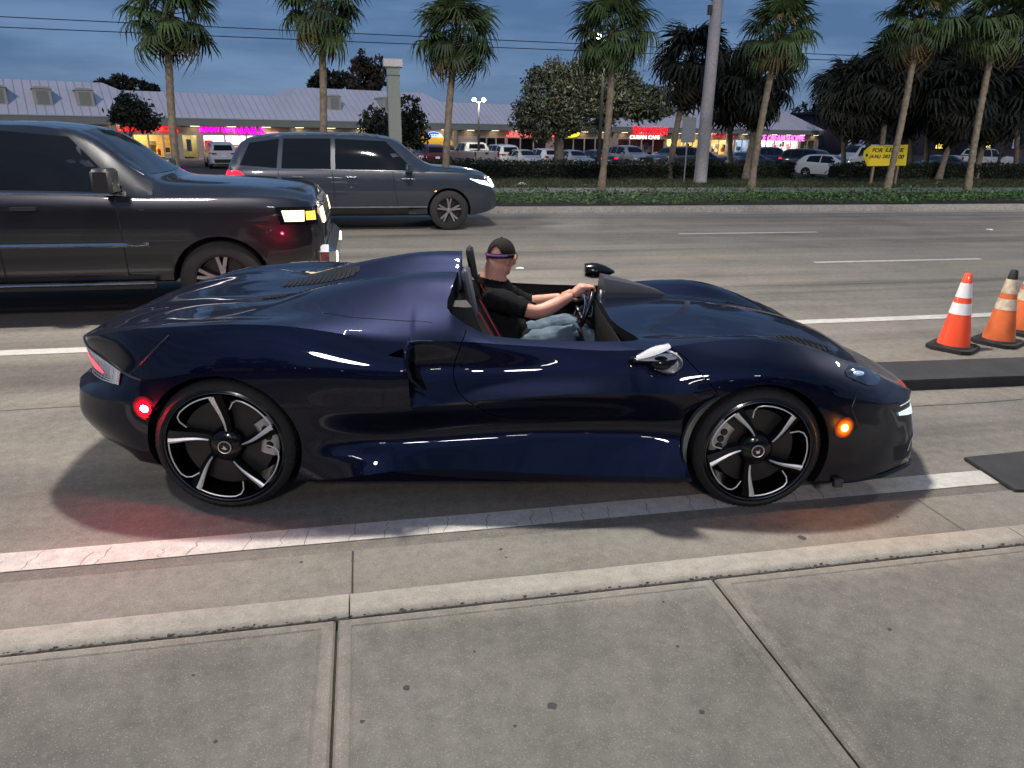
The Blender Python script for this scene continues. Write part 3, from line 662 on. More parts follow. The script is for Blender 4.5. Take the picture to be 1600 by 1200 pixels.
        rows = [[surf_front(s_, .425 + .02 * (i / 8) + dz, .006) for dz in (-.028 * math.sin(math.pi * (i + .7) / 9.4), -.004, .014 - .004 * i / 8)] for i, s_ in enumerate(P)]
        MB().grid(rows, flip=sg > 0).build('daytime_lamp', mat('daytime_lens', (.7, .8, .85), rough=.15, emit=(.70, .92, 1), es=.85, var=0), root, 60)
        tri = [(.735, .235), (.67, .30), (.60, .365), (.565, .38), (.545, .34), (.545, .26), (.56, .20), (.60, .155)]
        MB().tube([surf_front(s_, z, .006) for s_, z in tri], [.003, .004, .005, .006, .006, .006, .006, .004], 6).build('bumper_blade', mat('bright_edge', (.75, .75, .74), rough=.2, metal=.5, var=.03), root, 60)
        rows = []
        for t in np.linspace(0, 1, 8):
            l_ = (.735 - .15 * t, .235 + .13 * t) if t < .999 else (.585, .37); r_ = (.60 - .05 * t, .16 + .20 * t)
            rows.append([surf_front(l_[0] + (r_[0] - l_[0]) * u, l_[1] + (r_[1] - l_[1]) * u, .003) for u in np.linspace(0, 1, 5)])
        MB().grid(rows, flip=sg > 0).build('bumper_duct', black, root, 60)
        P = [surf_front(s_, .148, .004) for s_ in np.linspace(.45, .86, 10)] + [surf_side(x, .145, .004, sg) for x in (3.2, 3.11)]
        MB().tube(P, [.012] * len(P), 6).build('front_splitter', black, root, 50)
        MB().tube([surf_front(s_, z, .002) for s_, z in zip(np.linspace(.36, .70, 12), np.linspace(.452, .478, 12))], .0035, 5).build('nose_highlight', silver, root, 60)  # bright line put in for the highlight along the nose crease
        MB().box(3.085, 3.13, -sg * .955 - .012, -sg * .955 + .012, .13, .175).build('splitter_end', satin, root)
    # rear lamp panel: mesh grille with a red crescent
    for sg in (1, -1):
        rows = []
        for t in np.linspace(0, 1, 8):
            xb = (-.90 + .44 * t)
            s_t = .44 + .45 * t
            rows.append((xb, s_t))
        gr = MB()
        def tailpt(t, u, off=.004):
            # from the tail corner forward along the side, u: 0 bottom .. 1 top
            x0, s0 = -.86 + .52 * t ** 1.3, .50 + .43 * t
            zt, zb = .775 - .10 * t ** 1.2, .60 + .05 * t
            z = zb + (zt - zb) * u
            d = Vector((.75, sg * .66, 0)).normalized()
            hit = bvh.ray_cast(Vector((x0, -sg * s0, z)) - d * .6, d)
            return (hit[0] - d * off) if hit[0] else Vector((x0, -sg * s0, z))
        gr.grid([[tailpt(t, u) for u in np.linspace(0, 1, 5)] for t in np.linspace(0, .78, 9)], flip=sg < 0)
        gr.build('tail_grille', mat('grille_black', (.012, .012, .014), rough=.4, var=0), root, 50)
        wr = MB()
        for u in np.linspace(.04, .98, 9): wr.tube([tailpt(t, u, .008) for t in np.linspace(.0, .78, 12)], .0028, 4)
        for t in np.linspace(.02, .76, 13): wr.tube([tailpt(t, u, .009) for u in np.linspace(.02, .98, 5)], .002, 4)
        wr.build('tail_mesh', mat('bright_mesh', (.55, .53, .56), rough=.25, metal=.7, var=.1), root, 60)
        cr = MB(); rows = []
        for t in np.linspace(.02, .56, 10):
            m_ = .66 - .5 * t; h = .20 * math.sin(math.pi * min(1, max(.06, (t + .12) / .72)))
            rows.append([tailpt(t, m_ - h, .012), tailpt(t, m_, .016), tailpt(t, m_ + h, .012)])
        cr.grid(rows, flip=sg < 0); cr.build('tail_light', mat('tail_lens', (.5, .03, .05), rough=.2, emit=(1, .08, .13), es=1.3, var=0), root, 60)
        MB().tube([tailpt(t, 1.04, .004) for t in np.linspace(0, .95, 12)], .0055, 5).build('tail_trim', satin, root, 60)
    # ----- cockpit
    def seat(sc):
        st = bpy.data.objects.new('seat', None); COL.objects.link(st); st.parent = root; st.location = (1.42, -sc, .40)
        leather = mat('black_leather', (.010, .010, .011), rough=.6, spec=.3, var=.2, scale=30, bump=.2, bscale=120)
        b = MB(); rows = []
        for i in range(9):
            t = i / 8; x = .02 - .30 * t - .03 * math.sin(math.pi * t); z = .05 + .52 * t; w = .235 - .05 * max(0, t - .55) / .45 - .02 * (1 - t)
            rows.append([(x - .10, -w * .8, z), (x + .03, -w * 1.02, z), (x + .075, -w * .98, z), (x + .01, -w * .62, z), (x - .012, 0, z), (x + .01, w * .62, z), (x + .075, w * .98, z), (x + .03, w * 1.02, z), (x - .10, w * .8, z)])
        rows.append([(p[0] - .03, p[1] * .7, p[2] + .025) for p in rows[-1]])
        b.grid(rows, flip=True); b.grid([[(p[0] - .06, p[1], p[2]) for p in (r[0], r[-1])] for r in rows]); b.build('backrest', leather, st, 50)
        c = MB(); rows = []
        for i in range(8):
            t = i / 7; x = -.02 + .48 * t; z = .06 + .05 * t
            rows.append([(x, -.25, z - .06), (x, -.245, z + .06), (x, -.19, z + .075), (x, -.13, z + .02), (x, .13, z + .02), (x, .19, z + .075), (x, .245, z + .06), (x, .25, z - .06)])
        c.grid(rows); c.build('cushion', leather, st, 50)
        h = MB(); h.bbox(-.022, .022, -.085, .085, 0, .26, .018); h.xf(Matrix.Translation((-.20, 0, .49)) @ Matrix.Rotation(R(-10), 4, 'Y')); h.build('headrest', mat('headrest_grey', (.05, .055, .065), rough=.45) if sc > 0 else leather, st, 50)
        s_ = MB()
        for w in (-.15, .15): s_.tube([(.085 - .30 * t, w, .06 + .56 * t) for t in np.linspace(.1, .85, 8)], .003, 4)
        s_.tube([(-.20, w, .50) for w in np.linspace(-.15, .15, 5)], .003, 4)
        s_.build('stitching', mat('red_stitch', (.35, .02, .03), rough=.6, var=0), st)
        return st
    seat(.37); seat(-.37)
    # dash, binnacle hood, steering wheel
    d = MB(); rows = []
    for s_ in np.linspace(-.68, .68, 15):
        rows.append([(1.995, -s_, .81), (1.985, -s_, .815), (1.975, -s_, .79), (1.978, -s_, .70), (1.98, -s_, .60), (1.98, -s_, .45)])
    d.grid(rows); d.build('dashboard', dark, root, 40)
    pod = MB(); rows = []
    for i in range(13):
        t = i / 12; x = 2.03 + .42 * t; w = .145 * (1 - t) ** .75 + .004; zb = .80 + .05 * t; zt = zb + .165 * (1 - t) ** .8 + .006
        rows.append([(x, .36 + w * 1.1, zb - .07 * (1 - t)), (x, .36 + w, zb + .55 * (zt - zb)), (x, .36 + w * .62, zt), (x, .36, zt + .008 * (1 - t)), (x, .36 - w * .62, zt), (x, .36 - w, zb + .55 * (zt - zb)), (x, .36 - w * 1.1, zb - .07 * (1 - t))])
    pod.grid(rows, flip=True); pod.f.append(tuple(range(6, -1, -1))); pod.mi.append(0); pod.build('instrument_hood', satin, root, 35)
    ga = MB(); ga.lathe([(0, 0), (.03, .0), (.034, -.008), (.03, -.012)], 20, (0, 0, 0), 'x'); ga.xf(Matrix.Translation((2.02, .27, .865))); ga.build('dash_dial', silver, root, 40)
    sw = MB(); TI = Matrix.Translation((1.905, .37, .725)) @ Matrix.Rotation(R(-68), 4, 'Y')
    ring = [(.175 * math.cos(2 * math.pi * k / 40), .175 * math.sin(2 * math.pi * k / 40), 0) for k in range(41)]
    sw.tube(ring, .0165, 8, cap=False)
    for a in (90, 210, 330): sw.tube([(0, 0, -.02), (.17 * math.cos(R(a)), .17 * math.sin(R(a)), 0)], [.03, .014], 6)
    sw.blob((0, 0, -.01), (.055, .055, .03), 12, 8); sw.tube([(0, 0, -.03), (0, 0, -.25)], .03, 8); sw.xf(TI); sw.build('steering_wheel', black, root, 50)
    sh = MB()
    for a in (-1, 1): sh.tube([(0, a * .03, .01), (0, a * .16, .012)], .006, 5)
    sh.xf(TI); sh.build('steering_trim', silver, root, 50)
    ct = MB(); ct.bbox(1.25, 1.95, -.09, .09, .36, .56, .03); ct.build('centre_console', dark, root, 40)
    sc_ = MB(); sc_.bbox(-.012, .012, -.10, .10, 0, .18, .008); sc_.xf(Matrix.Translation((1.90, -.02, .56)) @ Matrix.Rotation(R(-18), 4, 'Y')); sc_.build('centre_screen', mat('screen_glass', (.01, .01, .012), rough=.08, coat=1, var=0), root, 40)
    # mirrors
    whitish = mat('pearl_mirror', (.55, .55, .58), rough=.18, coat=1, var=.04)
    for sg in (1, -1):
        mr = bpy.data.objects.new('wing_mirror', None); COL.objects.link(mr); mr.parent = root
        if sg > 0: mr.location = (2.06, -.90, .795)
        else: mr.location = (2.06, .86, .845)
        up = MB(); rows = []
        for i in range(11):
            t = i / 10; x = -.03 + .155 * t; w = .055 * math.sin(math.pi * (.10 + .72 * t)) ** .8
            zc = .012 + .062 * t
            rows.append([(x, -w * .9, zc - .006), (x, -w * .6, zc + .014 * math.sin(math.pi * t) + .002), (x, 0, zc + .020 * math.sin(math.pi * t) + .003), (x, w * .8, zc + .004), (x, w, zc - .006)])
        if sg > 0:
            up.grid(rows, flip=True); up.grid(rows); up.build('mirror_top', whitish, mr, 60)
            lo = MB(); rows = []
            for i in range(12):
                t = i / 11; a = R(95 - 250 * t); c = Vector((.115, -.03, -.005)); r_ = .052
                w = .026 * (math.sin(math.pi * (.12 + .8 * t)) ** .6)
                p = c + Vector((r_ * math.cos(a) * 1.25, 0, r_ * math.sin(a) * .95))
                rows.append([p + Vector((0, -w, 0)), p + Vector((.010, -w * .4, -.004)), p + Vector((.012, w * .6, -.004)), p + Vector((0, w * 1.4, .002))])
            lo.grid(rows); lo.grid([[q + Vector((-.008, 0, .006)) for q in r] for r in rows], flip=True); lo.build('mirror_shell', whitish, mr, 60)
            fb = MB(); rows = []
            for i in range(9):
                t = i / 8; x = -.035 + .20 * t; w = .05 * math.sin(math.pi * (.06 + .8 * t)) ** .7
                rows.append([(x, -w, .002 + .012 * t), (x, 0, .018 + .018 * t), (x, w, .006 + .014 * t)])
            fb.grid(rows, flip=True); fb.grid(rows); fb.build('mirror_blade', whitish, mr, 60)
            gl = MB(); gl.blob((.085, -.02, -.012), (.058, .038, .036), 16, 10); gl.build('mirror_housing', rimblk, mr, 60)
            ar = MB(); ar.tube([(-.04, .06, -.03), (-.045, .03, -.012), (-.02, .0, .0), (.03, -.01, .0)], [.022, .02, .018, .015], 8); ar.build('mirror_arm', rimblk, mr, 60)
        else:
            gl = MB(); rows = []
            for i in range(12):
                t = i / 11; x = -.075 + .21 * t; r_ = .056 * (math.sin(math.pi * min(.97, .28 + .70 * t)) ** .8)
                rows.append([(x, r_ * 1.25 * math.cos(a), .07 + r_ * math.sin(a) - .01 * t) for a in np.linspace(0, 2 * math.pi, 15)])
            gl.grid(rows, flip=True); gl.f.append(tuple(range(14))); gl.mi.append(0); gl.build('mirror_housing', rimblk, mr, 60)
            mg = MB().lathe([(0, -.002), (.046, -.001), (.05, .004)], 20, (-.078, 0, .07), 'x'); mg.build('mirror_glass', mat('mirror_glass', (.12, .12, .13), rough=.04, metal=1, var=0), mr, 40)
            ar = MB(); ar.tube([(.01, -.02, .035), (.08, -.03, .02), (.12, -.04, -.02), (.13, -.05, -.06)], [.014, .013, .014, .016], 8); ar.build('mirror_arm', rimblk, mr, 60)
            ar = MB(); ar.tube([(.035, -.045, .036), (.09, -.055, .022), (.135, -.06, -.01)], [.006, .008, .007], 6); ar.build('arm_trim', whitish, mr, 60)
    return root, bvh
CAR, CAR_BVH = build_sports_car()
# ------------------------------------------------------------------ everyday vehicles
GLASSM = mat('car_glass', (.006, .007, .009), rough=.06, coat=.0, var=0, spec=.35)
TRIM = mat('car_black_trim', (.012, .012, .013), rough=.45, var=.1)
CHROME = mat('car_chrome', (.55, .55, .56), rough=.15, metal=1, var=.03)
TYRE = mat('car_tyre', (.014, .014, .014), rough=.8, var=.2)
ALLOY = mat('alloy_wheel', (.40, .40, .41), rough=.3, metal=.9, var=.05)
ALLOYD = mat('dark_alloy', (.05, .05, .055), rough=.3, metal=.8, var=.05)
HEADON = mat('headlamp_lit', (.9, .9, .85), emit=(1, .72, .36), es=1.9, var=0, rough=.2)
HEADCOOL = mat('headlamp_cool', (.9, .95, .9), emit=(.80, 1, .93), es=3.2, var=0, rough=.2)
FOGON = mat('foglamp_lit', (.9, .9, .7), emit=(1, .95, .55), es=5, var=0, rough=.2)
AMBON = mat('amber_lit', (.9, .5, .05), emit=(1, .52, .03), es=3.2, var=0, rough=.2)
TAILON = mat('tail_lit', (.7, .02, .03), emit=(1, .012, .05), es=1.5, var=0, rough=.2)
TAILOFF = mat('tail_lens_off', (.22, .012, .014), rough=.15, coat=1, var=0)
HEADOFF = mat('headlamp_off', (.30, .31, .33), rough=.1, coat=1, metal=.4, var=.1)
PLATE = mat('number_plate', (.62, .62, .60), rough=.5, var=.05)
KINDS = {
 # top: centre-line height; belt; wt: half width at the roof or hood edge; ws: half width at the belt
 'suv': dict(L=5.05, top=[(-2.52, .80), (-2.47, 1.08), (-2.38, 1.30), (-2.20, 1.60), (-2.0, 1.70), (-1.4, 1.765), (-.6, 1.78), (.1, 1.765), (.45, 1.72), (.66, 1.64), (1.18, 1.25), (1.32, 1.20), (1.9, 1.155), (2.25, 1.09), (2.42, 1.0), (2.50, .86), (2.53, .70)],
   belt=[(-2.52, .76), (-2.47, 1.0), (-2.3, 1.12), (-1, 1.12), (.6, 1.10), (1.2, 1.09), (1.9, 1.07), (2.3, .99), (2.53, .66)],
   wt=[(-2.52, .74), (-2.3, .68), (-2.0, .665), (-1, .70), (.3, .69), (.66, .66), (1.2, .74), (1.9, .78), (2.3, .74), (2.53, .60)],
   ws=[(-2.52, .80), (-2.35, .90), (-1.8, .95), (0, .965), (1.3, .95), (2.0, .93), (2.35, .86), (2.53, .70)], wm=.985, wax=(-1.42, 1.58), wr=.375, zb=.28),
 'pickup': dict(L=5.9, top=[(-2.95, 1.10), (-2.93, 1.36), (-2.9, 1.40), (-1.18, 1.41), (-1.12, 1.44), (-1.03, 1.78), (-.88, 1.92), (-.5, 1.965), (.25, 1.965), (.62, 1.93), (.80, 1.86), (1.36, 1.44), (1.46, 1.41), (2.2, 1.385), (2.62, 1.34), (2.82, 1.28), (2.90, 1.18), (2.93, 1.0)],
   belt=[(-2.95, 1.08), (-2.9, 1.34), (-1.2, 1.35), (-.9, 1.33), (.8, 1.29), (1.4, 1.27), (2.2, 1.27), (2.7, 1.24), (2.86, 1.16), (2.93, .95)],
   wt=[(-2.95, .90), (-1.25, .93), (-1.05, .78), (-.5, .74), (.5, .74), (.85, .70), (1.4, .80), (2.2, .86), (2.7, .85), (2.93, .78)],
   ws=[(-2.95, .97), (-2.5, .99), (0, 1.0), (1.5, .99), (2.4, .985), (2.75, .96), (2.87, .92), (2.93, .86)], wm=1.015, wax=(-1.75, 1.93), wr=.41, zb=.40),
 'sedan': dict(L=4.75, top=[(-2.37, .70), (-2.33, .92), (-2.2, 1.03), (-1.75, 1.07), (-1.55, 1.11), (-.95, 1.38), (-.6, 1.44), (0, 1.45), (.45, 1.39), (1.1, 1.03), (1.25, .98), (1.8, .92), (2.15, .83), (2.32, .70), (2.37, .55)],
   belt=[(-2.37, .66), (-2.25, .92), (-1.6, .95), (-.8, .94), (.8, .90), (1.3, .88), (2.0, .80), (2.37, .5)],
   wt=[(-2.37, .66), (-1.7, .68), (-1.4, .62), (-.8, .56), (.3, .57), (1.1, .66), (1.8, .70), (2.2, .64), (2.37, .52)],
   ws=[(-2.37, .76), (-2.1, .86), (-1, .90), (1, .90), (1.9, .86), (2.2, .78), (2.37, .64)], wm=.92, wax=(-1.36, 1.42), wr=.33, zb=.2),
 'hatch': dict(L=4.1, top=[(-2.05, .75), (-2.02, .98), (-1.9, 1.12), (-1.55, 1.42), (-1.3, 1.49), (-.5, 1.53), (.1, 1.52), (.45, 1.45), (1.15, 1.07), (1.3, 1.02), (1.75, .93), (1.95, .80), (2.03, .66), (2.05, .5)],
   belt=[(-2.05, .7), (-1.9, .99), (-1, .98), (.5, .94), (1.2, .92), (1.8, .80), (2.05, .46)],
   wt=[(-2.05, .64), (-1.6, .56), (-.6, .58), (.3, .58), (1.15, .66), (1.7, .68), (2.05, .5)],
   ws=[(-2.05, .72), (-1.8, .82), (-1, .86), (1, .86), (1.7, .82), (1.95, .72), (2.05, .6)], wm=.875, wax=(-1.22, 1.26), wr=.31, zb=.2),
 'van': dict(L=5.6, top=[(-2.8, 1.4), (-2.78, 1.9), (-2.6, 2.06), (-1, 2.12), (.9, 2.12), (1.3, 2.02), (1.95, 1.42), (2.1, 1.30), (2.5, 1.18), (2.72, .98), (2.8, .7)],
   belt=[(-2.8, 1.12), (-2.6, 1.16), (1, 1.15), (2.0, 1.12), (2.5, 1.05), (2.8, .66)],
   wt=[(-2.8, .84), (-2.4, .82), (.9, .82), (1.4, .78), (2.0, .82), (2.5, .80), (2.8, .66)],
   ws=[(-2.8, .95), (-2.4, .985), (1.8, .985), (2.4, .93), (2.8, .76)], wm=1.0, wax=(-1.6, 1.85), wr=.36, zb=.26),
}
def veh_body(kind, paint):
    K = KINDS[kind]; f = {k: pchip([a for a, _ in K[k]], [b for _, b in K[k]]) for k in ('top', 'belt', 'wt', 'ws')}
    xs0 = sorted(set([a for a, _ in K['top']] + list(np.linspace(K['top'][0][0], K['top'][-1][0], 46))))
    rows = []; L2 = K['L'] / 2
    for x in xs0:
        t, b, wt, ws = f['top'](x), f['belt'](x), f['wt'](x), f['ws'](x); b = min(b, t - .035)
        k = ws / max(a for _, a in K['ws']); wm = K['wm'] * k; zb = K['zb'] + (.10 * max(0, (abs(x) - L2 + .6) / .6) ** 2)
        cr = .045 if t > b + .25 else .03
        h = [(0, t), (wt * .5, t - cr * .25), (wt * .82, t - cr * .62), (wt * .95, t - cr * 1.0), (wt + .012, t - cr * 1.0 - .045 if t > b + .2 else max(b + .012, t - cr - .02)), ((wt + ws) / 2 + .012 if t > b + .2 else (wt + ws) / 2 + .02, (t + b) / 2 if t > b + .2 else b + .008), (ws - .012, b + .004), (ws + .006, b - .03), (wm, b - .16 if b - .16 > zb + .3 else (b + zb) / 2 + .08), (wm + .004, (b + zb) / 2), (wm - .012, zb + .14), (wm - .04, zb + .03), (wm - .12, zb), (0, zb)]
        right = [(x, -s, z) for s, z in h]; left = [(x, s, z) for s, z in h[1:-1]][::-1]; rows.append(right + left)
    mb = MB(); n = len(rows[0])
    for r in rows: mb.v += r
    for i in range(len(rows) - 1):
        for k in range(n): mb.f.append((i * n + k, i * n + (k + 1) % n, (i + 1) * n + (k + 1) % n, (i + 1) * n + k)); mb.mi.append(0)
    mb.f.append(tuple(range(n))); mb.mi.append(0); o = (len(rows) - 1) * n; mb.f.append(tuple(range(o + n - 1, o - 1, -1))); mb.mi.append(0)
    me = mb.mesh('body', [paint]); fixn(me)
    return me, f
class Veh:
    def __init__(s, kind, paint, name, label, cat, group=None, wheel_detail=1, arch=True):
        K = KINDS[kind]; s.K = K; s.root = thing(name, label, cat, group=group)
        me, s.f = veh_body(kind, paint); s.body = put('body', me, s.root)
        for wx in K['wax']:
            for sg in (-1, 1): boolean(s.body, cyl_mb(wx, K['wr'], K['wr'] * 1.13, *((-1.3, -.62) if sg < 0 else (.62, 1.3)), n=32), TRIM)
        finish(s.body.data, 32)
        s.bvh = BVHTree.FromPolygons([v.co for v in s.body.data.vertices], [list(p.vertices) for p in s.body.data.polygons])
        for wx in K['wax']:
            for sg in (1, -1): s.wheel(wx, sg, wheel_detail)
    def wheel(s, wx, sg, det):
        r = s.K['wr']; y = s.K['wm'] - .025
        w = bpy.data.objects.new('wheel', None); COL.objects.link(w); w.parent = s.root; w.location = (wx, -sg * y, r); w.rotation_euler = (0, 0, 0 if sg > 0 else math.pi)
        t = MB(); t.lathe([(r * .62, .03), (r * .66, .0), (r * .9, .0), (r * .985, .02), (r, .05), (r, .18), (r * .96, .22), (r * .6, .22)], 32 if det else 18, axis='y'); t.build('tyre', TYRE, w, 40)
        m = MB(); m.lathe([(r * .65, .005), (r * .62, .004), (r * .60, .02), (r * .58, .10), (.02, .11)], 32 if det else 16, axis='y', mi=1)
        for k in range(5):
            a0 = 2 * math.pi * k / 5 + .3
            for d in ((-.14, .14) if det else (0,)):
                rows = []
                for t_ in (0, .5, 1):
                    rad = r * (.10 + .52 * t_); a = a0 + d * (.5 + .7 * t_); c = Vector((rad * math.cos(a), .03 - .018 * t_, rad * math.sin(a))); tn = Vector((-math.sin(a), 0, math.cos(a))); wd = r * (.05 if det else .09)
                    rows.append([c - tn * wd + Vector((0, .02, 0)), c - tn * wd * .8, c + tn * wd * .8, c + tn * wd + Vector((0, .02, 0))])
                m.grid(rows)
        m.lathe([(0, .015), (r * .12, .02), (r * .15, .05)], 14, axis='y'); m.build('rim', [s.alloy if hasattr(s, 'alloy') else ALLOY, ALLOYD], w, 40)
        return w
    def ray(s, d, p, off):
        o, v = {'side': (Vector((p[0], -1.8, p[1])), Vector((0, 1, 0))), 'left': (Vector((p[0], 1.8, p[1])), Vector((0, -1, 0))), 'front': (Vector((4, p[0], p[1])), Vector((-1, 0, 0))), 'rear': (Vector((-4, p[0], p[1])), Vector((1, 0, 0))), 'top': (Vector((p[0], p[1], 3)), Vector((0, 0, -1)))}[d]
        h = s.bvh.ray_cast(o, v)
        if h[0] is None: return None
        return h[0] - v * off * .7 + h[1] * off * .3
    def patch(s, name, d, q, m, off=.006, nx=6, ny=5, both=False, parent=None, thick=.012):
        """a panel that lies on the body; q: four corners (bottom left, bottom right, top right, top left) in the view's plane"""
        out = []
        for dd in ((d, 'left') if both else (d,)):
            rows = []
            for j in range(ny + 1):
                row = []
                for i in range(nx + 1):
                    u, v = i / nx, j / ny
                    a = [q[0][k] + (q[1][k] - q[0][k]) * u for k in (0, 1)]; b = [q[3][k] + (q[2][k] - q[3][k]) * u for k in (0, 1)]
                    row.append(s.ray(dd, (a[0] + (b[0] - a[0]) * v, a[1] + (b[1] - a[1]) * v), off))
                rows.append(row)
            flat = [p for r in rows for p in r if p is not None]
            if not flat: continue
            for r in rows:
                for i, p in enumerate(r):
                    if p is None: r[i] = min(flat, key=lambda z: abs(flat.index(z) - i))
            mb = MB(); mb.grid(rows, flip=dd in ('left', 'rear'))
            # a rim that goes down to the body so the panel has an edge
            dv = {'side': (0, 1, 0), 'left': (0, -1, 0), 'front': (-1, 0, 0), 'rear': (1, 0, 0), 'top': (0, 0, -1)}[dd]
            loop = [rows[0][i] for i in range(nx + 1)] + [rows[j][nx] for j in range(1, ny + 1)] + [rows[ny][i] for i in range(nx - 1, -1, -1)] + [rows[j][0] for j in range(ny - 1, 0, -1)]
            loop.append(loop[0]); mb.grid([loop, [p + Vector(dv) * thick for p in loop]], flip=dd not in ('left', 'rear'))
            out.append(mb.build(name, m, parent or s.root, 50))
        return out
    def bar(s, name, d, pts, r, m, both=False):
        for dd in ((d, 'left') if both else (d,)):
            P = []
            for i in range(len(pts) - 1):
                for t in np.linspace(0, 1, 6, endpoint=False):
                    P.append(s.ray(dd, (pts[i][0] + (pts[i + 1][0] - pts[i][0]) * t, pts[i][1] + (pts[i + 1][1] - pts[i][1]) * t), .002))
            P.append(s.ray(dd, pts[-1], .002)); P = [p for p in P if p is not None]
            if len(P) > 1: MB().tube(P, r, 5).build(name, m, s.root, 60)
    def place(s, x, y, z, rz): s.root.location = (x, y, z); s.root.rotation_euler = (0, 0, rz); return s.root
def mirrors(v, x, z, m, sz=1.0):
    for sg in (1, -1):
        p = v.ray('side' if sg > 0 else 'left', (x, z - .06), .0); y = p.y
        mb = MB(); mb.bbox(-.07 * sz, .06 * sz, -.10 * sz, .10 * sz, -.075 * sz, .085 * sz, .03); mb.xf(Matrix.Translation((x - .03, y - sg * .17 * sz, z))); mb.tube([(x + .02, y + sg * .03, z - .07), (x, y - sg * .08 * sz, z - .04)], .022, 6)
        mb.build('wing_mirror', m, v.root, 40)
def dress_suv(v, paint, lit=False, detail=True):
    P = v.patch
    P('side_window', 'side', [(-.52, 1.135), (.93, 1.115), (.42, 1.63), (-.50, 1.67)], GLASSM, both=True)
    P('side_window', 'side', [(-1.48, 1.145), (-.60, 1.14), (-.58, 1.67), (-1.42, 1.66)], GLASSM, both=True)
    P('quarter_window', 'side', [(-2.20, 1.20), (-1.56, 1.15), (-1.50, 1.655), (-2.02, 1.58)], GLASSM, both=True)
    P('windscreen', 'front', [(-.66, 1.26), (.66, 1.26), (.58, 1.67), (-.58, 1.67)], GLASSM, ny=8, thick=.03)
    P('rear_window', 'rear', [(-.62, 1.22), (.62, 1.22), (.54, 1.58), (-.54, 1.58)], GLASSM, thick=.03)
    P('tail_light', 'side', [(-2.50, .98), (-2.10, 1.0), (-2.22, 1.10), (-2.46, 1.10)], TAILON if lit else TAILOFF, both=True, off=.010)
    P('tail_light', 'rear', [(-.86, .94), (-.45, .97), (-.45, 1.06), (-.84, 1.10)], TAILON if lit else TAILOFF, off=.012); P('tail_light', 'rear', [(.45, .97), (.86, .94), (.84, 1.10), (.45, 1.06)], TAILON if lit else TAILOFF, off=.012)
    P('number_plate', 'rear', [(-.16, .80), (.16, .80), (.16, .95), (-.16, .95)], PLATE, off=.016)
    P('headlight', 'side', [(2.18, .88), (2.49, .80), (2.47, .90), (1.98, .97)], HEADCOOL if lit else HEADOFF, both=True, off=.01)
    P('headlight', 'front', [(-.80, .80), (-.48, .80), (-.48, .94), (-.80, .96)], HEADCOOL if lit else HEADOFF, off=.012); P('headlight', 'front', [(.48, .80), (.80, .80), (.80, .96), (.48, .94)], HEADCOOL if lit else HEADOFF, off=.012)
    P('grille', 'front', [(-.44, .62), (.44, .62), (.46, .93), (-.46, .93)], TRIM, off=.010)
    P('number_plate', 'front', [(-.15, .48), (.15, .48), (.15, .6), (-.15, .6)], PLATE, off=.014) if not detail else None
    P('side_cladding', 'side', [(-1.0, .29), (1.16, .29), (1.16, .43), (-1.0, .43)], TRIM, both=True, off=.012)
    P('bumper', 'rear', [(-.84, .42), (.84, .42), (.86, .66), (-.86, .66)], TRIM, off=.02)
    v.bar('chrome_strip', 'side', [(-1.0, .445), (1.16, .445)], .012, CHROME, True)
    v.bar('roof_rail', 'side', [(-1.9, 1.69), (-1.2, 1.735), (0, 1.74), (.3, 1.71)], .02, CHROME if detail else TRIM, True)
    if detail:
        v.bar('window_trim', 'side', [(-2.2, 1.165), (-1.5, 1.12), (.95, 1.092)], .007, CHROME, True)
        for x in (-1.52, -.56, .55): v.bar('door_seam', 'side', [(x - .02, 1.10), (x, .8), (x + (.06 if x > 0 else .0), .46)], .005, TRIM, True)
        for x in (-1.30, -.33): P('door_handle', 'side', [(x, .985), (x + .2, .985), (x + .2, 1.015), (x, 1.015)], CHROME, both=True, off=.025, nx=3, ny=2, thick=.03)
    mirrors(v, .86, 1.17, paint)
